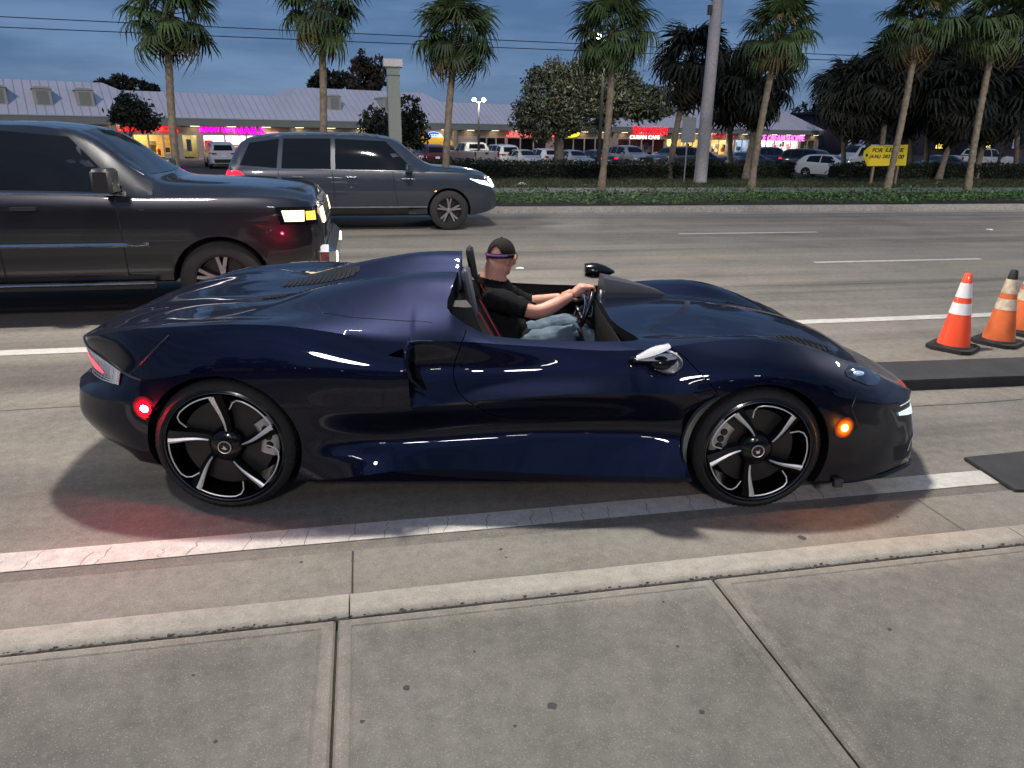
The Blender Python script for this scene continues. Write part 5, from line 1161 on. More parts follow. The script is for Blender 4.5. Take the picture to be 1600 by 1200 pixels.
o = q.build('small_white_sign', WHT); o.matrix_world = PM @ Matrix.Translation((37.2, -1.0, 3.2)); tag(o, 'tiny white lit sign half hidden in the tree left of the blue arch', 'shop sign', 'lit shop signs')

# ---- pylon, poles, wires, signs
t = thing('sign_pylon', 'square pale grey-green stucco pillar with a white cap behind the passing SUV', 'pillar', (1.93, 42.0, LOT_Z))
MB().bbox(-.34, .34, 0, .68, 0, 5.85, .03).build('shaft', mat('pylon_stucco', (.33, .36, .31), rough=.9, var=.1), t)
MB().box(-.352, .352, -.012, .692, 5.40, 5.46).build('band', mat('pylon_band', (.12, .13, .12), rough=.8), t)
MB().bbox(-.50, .50, -.16, .84, 5.85, 6.22, .02).build('cap', mat('pylon_cap', (.75, .70, .66), rough=.8), t)
t = thing('utility_pole', 'tall pale concrete utility pole standing in the lawn', 'utility pole', (12.31, 26.1, .12))
CP = stone_mat('pole_concrete', (.40, .38, .38), (.5, .5, .5), (.2, .2, .2), grit=40, stain=.15, rough=.85)
MB().lathe([(.25, 0), (.235, .3), (.165, 13)], 10, (0, 0, 0)).build('shaft', CP, t, 60)
MB().lathe([(.199, 5.02), (.204, 5.03), (.204, 5.08), (.199, 5.09)], 10).build('strap', mat('strap_white', (.7, .7, .68), rough=.5), t)
b_ = MB(); b_.tube([(-.15, 0, 6.05), (-.5, -.1, 6.12), (-.7, -.1, 6.1)], .02, 6); b_.bbox(-.36, -.2, -.12, .0, 5.6, 5.9, .02); b_.build('bracket', TRIM, t)
for z0, z1, lb in ((7.06, 6.72, 'upper'), (6.58, 6.46, 'lower')):
    P = [(-95 + 220 * k / 40, 45.0, z0 + (z1 - z0) * (k / 40 * 220 - 78) / 61 - .55 * (1 - (2 * ((k / 40 * 3.2) % 1) - 1) ** 2)) for k in range(41)]
    P = [(-95 + 240 * k / 60, 45.0, z0 + .12 + (z1 - z0) * ((-95 + 240 * k / 60) + 17.5) / 61 - .30 * (1 - ((-95 + 240 * k / 60 - 13) / 70) ** 2)) for k in range(61)]
    tag(MB().tube(P, .022, 4).build('power_line', mat('cable_black', (.01, .01, .012), rough=.8)), f'{lb} black power line strung above the strip mall', 'power line', 'power lines')
t = thing('road_sign', 'small grey road sign on a thin post left of the utility pole', 'road sign', (11.62, 26.0, .12))
MB().tube([(0, 0, 0), (.0, 0, 2.3)], .03, 6).build('post', mat('galvanised_steel'), t)
MB().bbox(-.26, .26, -.05, -.03, 1.42, 2.28, .008).build('plate', mat('sign_back', (.22, .24, .26), rough=.5, metal=.4), t)
# for lease sign
t = thing('lease_sign', 'yellow FOR LEASE sign on posts behind a leaning palm trunk', 'sign', (18.9, 25.2, .13), R(-3))
YEL = mat('lease_yellow', (.80, .62, .03), rough=.6, var=.05, scale=2)
a, b, c, d = (at(x, y, 25.2) for x, y in ((1349, 228), (1417, 226), (1413, 258), (1352, 259)))
def L2(p): return (p.x - 18.9, p.z - .13)
oc = [L2(p) for p in (at(1360, 228, 25.2), at(1417, 226, 25.2), at(1413, 258.5, 25.2), at(1355, 259.5, 25.2), at(1349, 244, 25.2), at(1351, 236, 25.2))]
MB().prism(oc, -.02, .02, 'y').build('board', YEL, t)
for x, zt in ((oc[1][0] - .22, 1.3), (oc[3][0] + .30, 1.3)): MB().box(x - .04, x + .04, .022, .10, 0, zt).build('post', mat('post_wood', (.25, .2, .15), rough=.9), t)
def print_on(s, px0, px1, py0, py1, bold=.02, shear=.15):
    me = text_mesh(s, 1.0, .004, bold, shear); co = [v.co for v in me.vertices]; x0, x1 = min(q.x for q in co), max(q.x for q in co); y0, y1 = min(q.y for q in co), max(q.y for q in co)
    A, B = L2(at(px0, py1, 25.2)), L2(at(px1, py0, 25.2))
    for v in me.vertices: v.co = Vector((A[0] + (v.co.x - x0) / (x1 - x0) * (B[0] - A[0]), -.026 - v.co.z, A[1] + (v.co.y - y0) / (y1 - y0) * (B[1] - A[1])))
    me.materials.clear(); me.materials.append(mat('sign_black', (.01, .01, .01), rough=.6, var=0)); me.flip_normals(); put('lettering', me, t)
print_on('FOR', 1362.5, 1379, 231.5, 238); print_on('LE  SE', 1382.5, 1411, 231.3, 237); print_on('(636) 282', 1358, 1390, 241.5, 248.5); print_on('100', 1398, 1411, 241.5, 248)
p = L2(at(1354.5, 242.5, 25.2)); MB().lathe([(0, -.028), (.05, -.028), (.052, -.021)], 12, (p[0], 0, p[1]), 'y').build('grommet', mat('sign_black'), t)

# ---- parking lot lamps that are lit
def lot_lamp(px, py, Y, label, p, col=(1, .97, .85)):
    q = at(px, py, Y); h = q.z - LOT_Z
    t = thing('parking_lamp', label, 'parking lamp', (q.x, Y, LOT_Z), 0, 'parking lot lamps')
    MB().lathe([(.11, 0), (.06, h), (.0, h)], 10).build('pole', mat('lamp_bronze', (.05, .045, .04), rough=.5, metal=.5), t)
    for sg in (-1, 1):
        MB().tube([(0, 0, h - .1), (sg * .3, -.05, h + .12)], .03, 6).build('arm', mat('lamp_bronze'), t)
        MB().blob((sg * .34, -.08, h + .13), (.15, .12, .12), 10, 8).build('lamp_head', mat('lot_lamp_lens', (1, 1, 1), emit=(1, .98, .88), es=22, var=0), t)
    d = bpy.data.lights.new('lamp_light', 'POINT'); d.energy = p; d.color = col; d.shadow_soft_size = .3; o = bpy.data.objects.new('lamp_light', d); COL.objects.link(o); o.parent = t; o.location = (0, -.5, h - .1)
lot_lamp(748, 159, 55, 'white parking lamp glowing against the roof edge right of the third palm', 900)
lot_lamp(945, 62, 34.5, 'white parking lamp glowing through the fronds of the palm before the oak', 1500, (1, .96, .80))
lot_lamp(1596, 92, 46, 'yellowish parking lamp in the dark palms at the right edge', 500, (1, .9, .55))

# ---- far building at the right, dark, with a few lit windows
FB_Y = 112.0; A = at(1290, 200, FB_Y)
t = thing('far_building', 'dim far building with lit yellow windows behind the palms at the right', 'building', (A.x, FB_Y, LOT_Z))
MB().box(0, 90, 0, 10, 0, 6.0).build('wall', mat('far_wall', (.05, .04, .05), rough=.9, var=.2, scale=.3), t)
MB().box(-.4, 90.4, -.4, 10.4, 6.0, 6.4).build('roof', mat('far_roof', (.03, .025, .03), rough=.9), t)
def fpx(name, x0, x1, y0, y1, m, rec=True):
    a, b = at(x0, y1, FB_Y), at(x1, y0, FB_Y); X0, X1, Z0, Z1 = a.x - A.x, b.x - A.x, a.z - LOT_Z, b.z - LOT_Z
    if rec:
        fo = MB().box(X0 - .15, X1 + .15, -.08, -.002, Z0 - .15, Z1 + .15).build('window', TRIM, t); MB().box(X0, X1, -.10, -.082, Z0, Z1).build('pane', m, fo)
    else: MB().box(X0, X1, -.2, -.002, Z0, Z1).build(name, m, t)
fpx('sign_board', 1322, 1356, 201, 213, mat('far_red', (.12, .012, .02), rough=.7, emit=(1, .02, .06), es=.05, var=.1), False)
for k, (x0, x1, y0, y1, c, s) in enumerate(((1323, 1336, 219, 234, (.40, .48, .62), .20), (1339, 1351, 219, 234, (.35, .42, .58), .16), (1461, 1477, 218, 232, (1, .78, .12), 1.5), (1529, 1533, 222, 232, (1, .8, .2), .9), (1538, 1549, 220, 233, (1, .80, .2), 1.4), (1580, 1598, 212, 232, (.3, .35, .5), .12))):
    fpx('window', x0, x1, y0, y1, mat('lit_pane_%d' % k, c, emit=c, es=s, var=.3, scale=1.2))
# ------------------------------------------------------------------ palms, trees, hedge, ground cover
LEAF = [mat('palm_green', (.045, .078, .020), rough=.6, var=.4, scale=3), mat('palm_dark', (.022, .040, .013), rough=.6, var=.35, scale=3), mat('palm_dry', (.16, .115, .05), rough=.8, var=.3, scale=3)]
TRUNK = mat('palm_trunk', (.20, .165, .12), rough=.95, var=.35, scale=9, bump=.8, bscale=14)
NIGHT = [mat('shade_frond', (.014, .020, .009), rough=.7, var=.4, scale=3), mat('shade_frond_dark', (.009, .012, .006), rough=.7, var=.4, scale=3), mat('shade_frond_dry', (.028, .021, .012), rough=.9, var=.4, scale=3)]  # darker frond colours that stand in for the weak light on the back palms
BOOT = mat('palm_boots', (.12, .085, .05), rough=1, var=.4, scale=12, bump=.6, bscale=20)
def frond_mesh(seed, m, droop=1.0, size=1.0, nseg=25):
    """fan leaf: stalk along +x, pleated segments whose tips hang"""
    e = random.Random(seed); mb = MB(); s = size
    mb.tube([(0, 0, 0), (.42 * s, 0, .05 * s), (.86 * s, 0, .02 * s)], [.020, .014, .010], 3, cap=False)
    c = Vector((.84 * s, 0, .02 * s))
    for k in range(nseg):
        a = R(-138 + 276 * k / (nseg - 1)); ln = (.66 - .16 * abs(a) / 2.3) * s * e.uniform(.80, 1.12)
        d = Vector((math.cos(a), math.sin(a), 0)); sd = Vector((-math.sin(a), math.cos(a), 0)); w0 = .008 * s; w1 = .031 * s * (25 / nseg) ** .7
        dz = droop * e.uniform(.6, 1.3)
        p = [c, c + d * ln * .5 + Vector((0, 0, .03 * s - .03 * dz)), c + d * ln * .80 + Vector((0, 0, -.16 * dz * s)), c + d * ln * .95 + Vector((e.uniform(-.05, .05), e.uniform(-.05, .05), -.40 * dz * s))]
        w = [w0, w1, w1 * .8, .003]
        o = len(mb.v)
        for q, ww in zip(p, w): mb.v += [tuple(q + sd * ww), tuple(q + Vector((0, 0, -.25 * ww))), tuple(q - sd * ww)]
        for i in range(3):
            for j in range(2): mb.f.append((o + 3 * i + j, o + 3 * i + j + 1, o + 3 * i + 4 + j, o + 3 * i + 3 + j)); mb.mi.append(0)
    return mb.mesh('frond', m)
FR = {}
for kind, m in (('green', LEAF[0]), ('dark', LEAF[1]), ('dry', LEAF[2])):
    FR[kind] = [frond_mesh(10 + i, m, (.8, 1.1, 1.4)[i % 3] * (1.5 if kind == 'dry' else 1), (1.0, .92, 1.06)[i % 3]) for i in range(3)]
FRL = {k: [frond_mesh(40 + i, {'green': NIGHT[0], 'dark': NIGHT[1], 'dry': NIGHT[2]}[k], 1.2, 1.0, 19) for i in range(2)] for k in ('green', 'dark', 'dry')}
def palm(x, y, z, top, label, group, r=.105, nf=46, size=1.0, dry=.08, kind='green', seed=0, boots=.5, low=-58, light=False, boot_len=.9):
    e = random.Random(seed); t = thing('palm_tree', label, 'palm tree', (x, y, z), 0, group)
    T = Vector(top) - Vector((x, y, z)); pts = []; rs = []
    n = 44
    for i in range(n + 1):
        u = i / n; bend = math.sin(math.pi * u) * .07 * (1 if seed % 2 else -1)
        pts.append((T.x * u + bend, T.y * u, T.z * u)); rs.append((r * (1.35 - .5 * min(1, u * 5)) * (1 - .18 * u) if u < .2 else r * (.98 - .15 * u)) * (1.05 if i % 2 else .95) * e.uniform(.97, 1.03))
    MB().tube(pts, rs, 9).build('trunk', TRUNK, t, 60)
    if boots > 0:
        b = MB()
        for i in range(26):
            u = 1 - boot_len / T.length * (i / 26.0); a = i * 2.4; q = Vector(pts[-1]) * u + Vector((0, 0, -.02)); d = Vector((math.cos(a), math.sin(a), 0))
            b.tube([q + d * r * .7, q + d * (r * 1.5) + Vector((0, 0, .10)), q + d * (r * 1.9) + Vector((0, 0, .22))], [.045, .035, .012], 4)
        b.build('leaf_boots', BOOT, t)
    C = Vector(pts[-1]) + Vector((0, 0, .10)); lib = FRL if light else FR
    for i in range(nf):
        u = (i + .5) / nf; el = R(82 + (low - 82) * u ** .85 + e.uniform(-9, 9)); az = i * 2.39996 + e.uniform(-.25, .25)
        k = kind if e.random() > .22 else ('dark' if kind == 'green' else 'green')
        if u > 1 - dry * 1.6 and e.random() < .75: k = 'dry'
        o = put('frond', e.choice(lib[k]), t); s = size * e.uniform(.84, 1.1) * (.9 if u < .15 else 1)
        o.location = C + Vector((0, 0, -.18 * u)); o.rotation_euler = (e.uniform(-.5, .5), -el, az); o.scale = (s, s, s)
    return t
YP = 20.9; GP = 'palms along the far kerb'
PL = [((-4.66, YP), (262, 22), 'leftmost palm rising above the dark pickup truck', 42), ((-1.08, YP), (500, 8), 'palm above the passing SUV, its crown cut by the frame top', 40), ((2.28, YP), (714, 55), 'palm just right of the stucco pillar with tan flower stalks in the crown', 50), ((6.79, YP), (958, 48), 'palm standing before the broad oak tree', 50), ((11.52, YP), (1219, 52), 'palm just right of the concrete utility pole', 50), ((16.16, YP), (1437, 30), 'palm whose leaning trunk crosses the yellow FOR LEASE sign', 50), ((18.75, 20.5), (1560, 34), 'rightmost leaning palm near the edge of the frame', 46)]
for i, ((x, y), (px, py), lb, nf) in enumerate(PL):
    q = at(px, py, y); t = palm(x, y, .14, tuple(q), lb, GP, nf=nf - 6, size=.88, seed=20 + i, dry=.04, low=-52)
    if i in (2, 4, 5):      # dry flower stalks among the leaves
        e = random.Random(i); C = q - Vector((x, y, .14)); mb = MB()
        for k in range(26):
            a = e.uniform(2.6, 6.0); p0 = C + Vector((-.05, -.2, .35)); d = Vector((math.cos(a) * .30 * e.uniform(.3, 1), math.sin(a) * .35, 0)); mb.tube([p0, p0 + d * .6 + Vector((0, 0, .10)), p0 + d * 1.4 + Vector((0, 0, -.18 * e.uniform(.3, 1.2)))], [.02, .03, .012], 3)
        mb.build('flower_stalk', mat('palm_flower', (.30, .21, .10), rough=1, var=.4, scale=8), t)
BP = [(1045, 28.6, (1080, 98), 'dark round-headed palm left of the utility pole', 1.02),
      (1165, 28.2, (1186, 128), 'dark round-headed palm right behind the utility pole', 1.05),
      (1148, 30.5, (1142, 135), 'shaded palm half hidden behind the utility pole', .95),
      (1366, 30.6, (1350, 150), 'dark palm left of the FOR LEASE sign', 1.1),
      (1376, 29.5, (1392, 120), 'dark palm above the FOR LEASE sign', 1.1),
      (1468, 28.0, (1500, 150), 'dark palm over the white pickup truck', 1.1),
      (1525, 28.6, (1560, 152), 'dark shaggy palm near the right edge', 1.15),
      (1480, 33.5, (1482, 125), 'tall dark palm behind the white pickup truck', 1.1),
      (1432, 34.0, (1425, 145), 'dark palm between the lease sign and the white pickup', 1.15),
      (1592, 34, (1590, 130), 'dark palm at the right edge behind the leaning one', 1.2),
      (1323, 36, (1322, 142), 'dark palm nearest the gable end of the strip mall', 1.1),
      (1534, 31, (1535, 80), 'tall dark palm crown filling the upper right corner', 1.2),
      (1452, 31.5, (1462, 95), 'dark crowded palm behind the leaning trunk', 1.2)]
for i, (bpx, y, (px, py), lb, s) in enumerate(BP):
    q = at(px, py, y); x = at(bpx, 270, y).x; z0 = .13 if y < 29.6 else LOT_Z
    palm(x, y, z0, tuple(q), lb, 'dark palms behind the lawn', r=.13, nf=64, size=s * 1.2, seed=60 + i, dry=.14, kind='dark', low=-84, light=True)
# broad-leaved trees
TL = [mat('oak_leaf', (.065, .075, .042), rough=.6, var=.35, scale=2), mat('oak_leaf_dark', (.035, .042, .024), rough=.6, var=.35, scale=2), mat('oak_leaf_pale', (.12, .125, .085), rough=.6, var=.3, scale=2)]
TD = [mat('far_leaf', (.022, .028, .016), rough=.7, var=.4, scale=1), mat('far_leaf_dark', (.016, .022, .012), rough=.7, var=.4, scale=1), mat('far_leaf_mid', (.04, .05, .026), rough=.7, var=.4, scale=1)]
TB = [mat('brown_leaf', (.07, .05, .035), rough=.8, var=.4, scale=1), mat('brown_leaf_dark', (.04, .03, .022), rough=.8, var=.4, scale=1), mat('brown_leaf_mid', (.09, .065, .04), rough=.8, var=.4, scale=1)]
BARK = mat('oak_bark', (.10, .085, .07), rough=1, var=.4, scale=8, bump=.7, bscale=25)
def crown_mb(lumps, nleaf, leaf, seed):
    e = np.random.default_rng(seed); mb = MB(); tot = sum(l[3] * l[4] * l[5] for l in lumps)
    for (cx, cy, cz, rx, ry, rz) in lumps:
        n = max(20, int(nleaf * rx * ry * rz / tot))
        ncl = max(4, n // 26)
        d = e.normal(size=(ncl, 3)); d /= np.linalg.norm(d, axis=1)[:, None]; d *= (e.uniform(.45, 1.0, (ncl, 1)) ** .6)
        for c in d:
            c0 = np.array([cx + c[0] * rx, cy + c[1] * ry, cz + c[2] * rz]); mi = int(e.choice([0, 0, 1, 1, 2])); cr = .16 * (rx + ry + rz) / 3 + .12
            for _ in range(26):
                p = c0 + e.normal(size=3) * cr * .55; u = e.normal(size=3); u /= np.linalg.norm(u); w = np.cross(u, e.normal(size=3)); w /= np.linalg.norm(w) + 1e-6
                s = leaf * e.uniform(.6, 1.3)
                mb.add([p - u * s, p + w * s * .45, p + u * s, p - w * s * .45], [(0, 1, 2, 3)], mi if e.random() < .8 else int(e.integers(0, 3)))
    return mb
def tree(x, y, z, lumps, label, trunk_h, tr, nleaf, leaf, seed, mats_, group=None, limbs=True, name='tree'):
    t = thing(name, label, 'tree', (x, y, z), 0, group); e = random.Random(seed)
    b = MB(); b.tube([(0, 0, 0), (.05, 0, trunk_h * .5), (0, .05, trunk_h)], [tr * 1.25, tr, tr * .8], 8)
    if limbs:
        for l in lumps:
            c = Vector(l[:3]); s = Vector((0, .05, trunk_h * e.uniform(.75, 1))); m = s.lerp(c, .5) + Vector((e.uniform(-.2, .2), e.uniform(-.2, .2), .2)); b.tube([s, m, c], [tr * .55, tr * .3, tr * .08], 6)
            for k in range(3):
                q = c + Vector((e.uniform(-1, 1) * l[3] * .7, e.uniform(-1, 1) * l[4] * .7, e.uniform(-.3, 1) * l[5] * .7)); b.tube([m, m.lerp(q, .6) + Vector((0, 0, .1)), q], [tr * .2, tr * .1, tr * .03], 5)
    b.build('trunk', BARK, t, 60); crown_mb(lumps, nleaf, leaf, seed).build('crown', mats_, t); return t
def lumps_px(px, Y, boxes, x, y, z):
    out = []
    for (cx, cy, rx, ry) in boxes:
        q = at(cx, cy, Y); k = (at(cx + 1, cy, Y) - at(cx, cy, Y)).length; out.append((q.x - x, q.y - y, q.z - z, rx * k, rx * k * .8, ry * k))
    return out
def tree_px(bx, Y, boxes, label, nleaf, leaf, seed, mats_, tr=.2, th=2.4, group=None, name='tree', limbs=True):
    x = at(bx, 250, Y).x; return tree(x, Y, LOT_Z, lumps_px(bx, Y, boxes, x, Y, LOT_Z), label, th, tr, nleaf, leaf, seed, mats_, group, limbs, name)
tree_px(872, 40, [(868, 150, 48, 42), (905, 128, 40, 30), (850, 185, 48, 28), (950, 140, 48, 36), (985, 158, 44, 26), (915, 178, 48, 22), (1015, 172, 32, 14), (860, 115, 26, 18), (822, 178, 24, 22), (1030, 160, 24, 24)], 'broad grey-green oak tree in the plaza lot behind the palm', 26000, .115, 3, TL, .28, 3.0, name='oak_tree')
tree_px(206, 52, [(205, 172, 30, 24), (228, 188, 22, 18), (188, 186, 20, 12)], 'small bushy dark tree in front of the pizza shop', 3600, .15, 5, TD, .14, 2.2, 'small trees in the plaza lot')
tree_px(612, 47, [(590, 195, 26, 22), (645, 185, 24, 24), (615, 205, 40, 22), (640, 165, 14, 14), (578, 178, 14, 12), (652, 214, 18, 18)], 'dark bushy tree around the stucco pillar', 4200, .15, 6, TD, .16, 2.4, 'small trees in the plaza lot')
tree_px(576, 105, [(575, 100, 26, 20), (572, 130, 30, 28), (590, 118, 18, 24)], 'brown shaggy tree rising behind the roof left of the pillar', 3000, .32, 7, TB, .3, 4.0, 'trees behind the strip mall', limbs=False)
for bx, Y, bs, lb, sd in ((185, 118, [(165, 136, 28, 10), (190, 130, 22, 12), (215, 138, 22, 12)], 'dark tree top peeping over the roof at the left', 8), (238, 118, [(238, 140, 9, 6)], 'tiny tree top just left of the first palm trunk above the roof', 9), (515, 112, [(512, 125, 26, 15), (538, 130, 20, 14), (495, 132, 14, 9)], 'dark tree top over the roof right of the second palm', 10), (1265, 125, [(1262, 178, 20, 14), (1285, 185, 22, 20), (1298, 170, 16, 20)], 'dark tree beside the gable end of the strip mall', 11), (1330, 95, [(1320, 160, 34, 50), (1345, 130, 34, 36), (1375, 165, 34, 50)], 'dark dense tree behind the dark palms left of the FOR LEASE sign', 13), (1420, 95, [(1420, 150, 40, 60), (1460, 120, 40, 60), (1400, 200, 40, 30)], 'dark dense tree mass in the middle of the far right palms', 14), (1510, 95, [(1500, 150, 44, 55), (1540, 120, 40, 60), (1480, 195, 44, 24)], 'dark dense tree mass behind the rightmost leaning palm', 15), (1590, 95, [(1590, 130, 46, 70), (1620, 170, 44, 50), (1570, 200, 40, 20)], 'dark dense tree mass at the right edge of the frame', 16)):
    tree_px(bx, Y, bs, lb, 2600, .34, sd, TD, .3, 3.5, 'trees behind the strip mall', limbs=False)
# clipped hedge in two lengths
HG = [mat('hedge_leaf', (.022, .032, .012), rough=.6, var=.4, scale=4), mat('hedge_leaf_dark', (.012, .018, .008), rough=.7, var=.4, scale=4), mat('hedge_leaf_mid', (.034, .048, .018), rough=.6, var=.4, scale=4)]
def hedge(x0, x1, label, seed):
    e = np.random.default_rng(seed); t = thing('hedge', label, 'hedge', ((x0 + x1) / 2, 28.95, .14), 0, 'hedges along the lot'); c = (x0 + x1) / 2
    core = MB(); core.bbox(x0 - c + .1, x1 - c - .1, -.45, .45, 0, .50, .08); core.build('branches', mat('hedge_core', (.008, .010, .006), rough=1), t)
    mb = MB(); L_ = x1 - x0; n = int(L_ * 700)
    for _ in range(n):
        f = e.random(); x = e.uniform(x0, x1) - c
        if f < .5: y, z = -.5 + e.normal() * .035, e.uniform(.02, .62)
        elif f < .9: y, z = e.uniform(-.5, .5), .58 + e.normal() * .05 + .03 * math.sin(x * 2.1)
        else: y, z = .5 + e.normal() * .04, e.uniform(.02, .62)
        u = e.normal(size=3); u /= np.linalg.norm(u); w = np.cross(u, e.normal(size=3)); w /= np.linalg.norm(w) + 1e-6; s = e.uniform(.03, .06); p = np.array([x, y, z])
        mb.add([p - u * s, p + w * s * .5, p + u * s, p - w * s * .5], [(0, 1, 2, 3)], int(e.integers(0, 3)))
    mb.build('foliage', HG, t)
hedge(2.0, 17.6, 'long clipped dark hedge between the lawn and the lot, left of the driveway gap', 1)
hedge(19.6, 34.0, 'clipped dark hedge right of the gap, below the yellow FOR LEASE sign', 2)
# glossy ground cover in the kerb strip, lawn grass
GC = [mat('cover_leaf', (.050, .125, .022), rough=.6, var=.4, scale=6), mat('cover_leaf_dark', (.026, .065, .013), rough=.6, var=.4, scale=6), mat('cover_leaf_light', (.10, .19, .045), rough=.5, var=.3, scale=6)]
e = np.random.default_rng(4); mb = MB()
for _ in range(26000):
    x = e.uniform(-8, 24); y = 17.55 + 3.3 * e.random() ** 1.6; h = .16 + .10 * math.sin(x * 1.9) * math.sin(y * 2.3 + x) + .16 * e.random() ** 2
    u = e.normal(size=3); u[2] = abs(u[2]) * .4; u /= np.linalg.norm(u); w = np.cross(u, np.array([e.normal() * .3, e.normal() * .3, 1])); w /= np.linalg.norm(w) + 1e-6; s = e.uniform(.025, .06); p = np.array([x, y, .15 + h * e.uniform(.35, 1)])
    mb.add([p - u * s, p + w * s * .45, p + u * s, p - w * s * .45], [(0, 1, 2, 3)], int(e.choice([0, 0, 1, 2])))
tag(mb.build('ground_cover', GC), kind='stuff')
GR = [mat('grass_blade', (.04, .055, .016), rough=.6, var=.4, scale=3), mat('grass_dry', (.085, .075, .035), rough=.7, var=.3, scale=3)]
mb = MB()
for _ in range(30000):
    x = e.uniform(-4, 34); y = e.uniform(23.4, 29.4); a = e.uniform(0, 6.28); h = e.uniform(.03, .10); dx, dy = math.cos(a) * .016, math.sin(a) * .016; lx, ly = e.normal() * .03, e.normal() * .03
    mb.add([(x - dx, y - dy, .14), (x + dx, y + dy, .14), (x + lx, y + ly, .14 + h)], [(0, 1, 2)], 0 if e.random() < .7 else 1)
tag(mb.build('grass', GR), kind='stuff')
for i, (x, y) in enumerate(((-12, -19), (-5.5, -22), (6.5, -20), (14, -23), (22, -18))):
    tree(x, y, .13, [(0, 0, 5.4, 2.6, 2.6, 2.0), (1.3, .4, 4.4, 1.9, 1.9, 1.4), (-1.4, -.3, 4.6, 1.8, 1.8, 1.4)], ['dark tree behind the photographer at the far left', 'dark tree behind the photographer, left of the lamp posts', 'dark tree behind the photographer, right of the lamp posts', 'dark tree behind the photographer near the restaurant corner', 'dark tree behind the photographer at the far right'][i], 2.6, .2, 1500, .3, 80 + i, TD, 'trees behind the photographer')
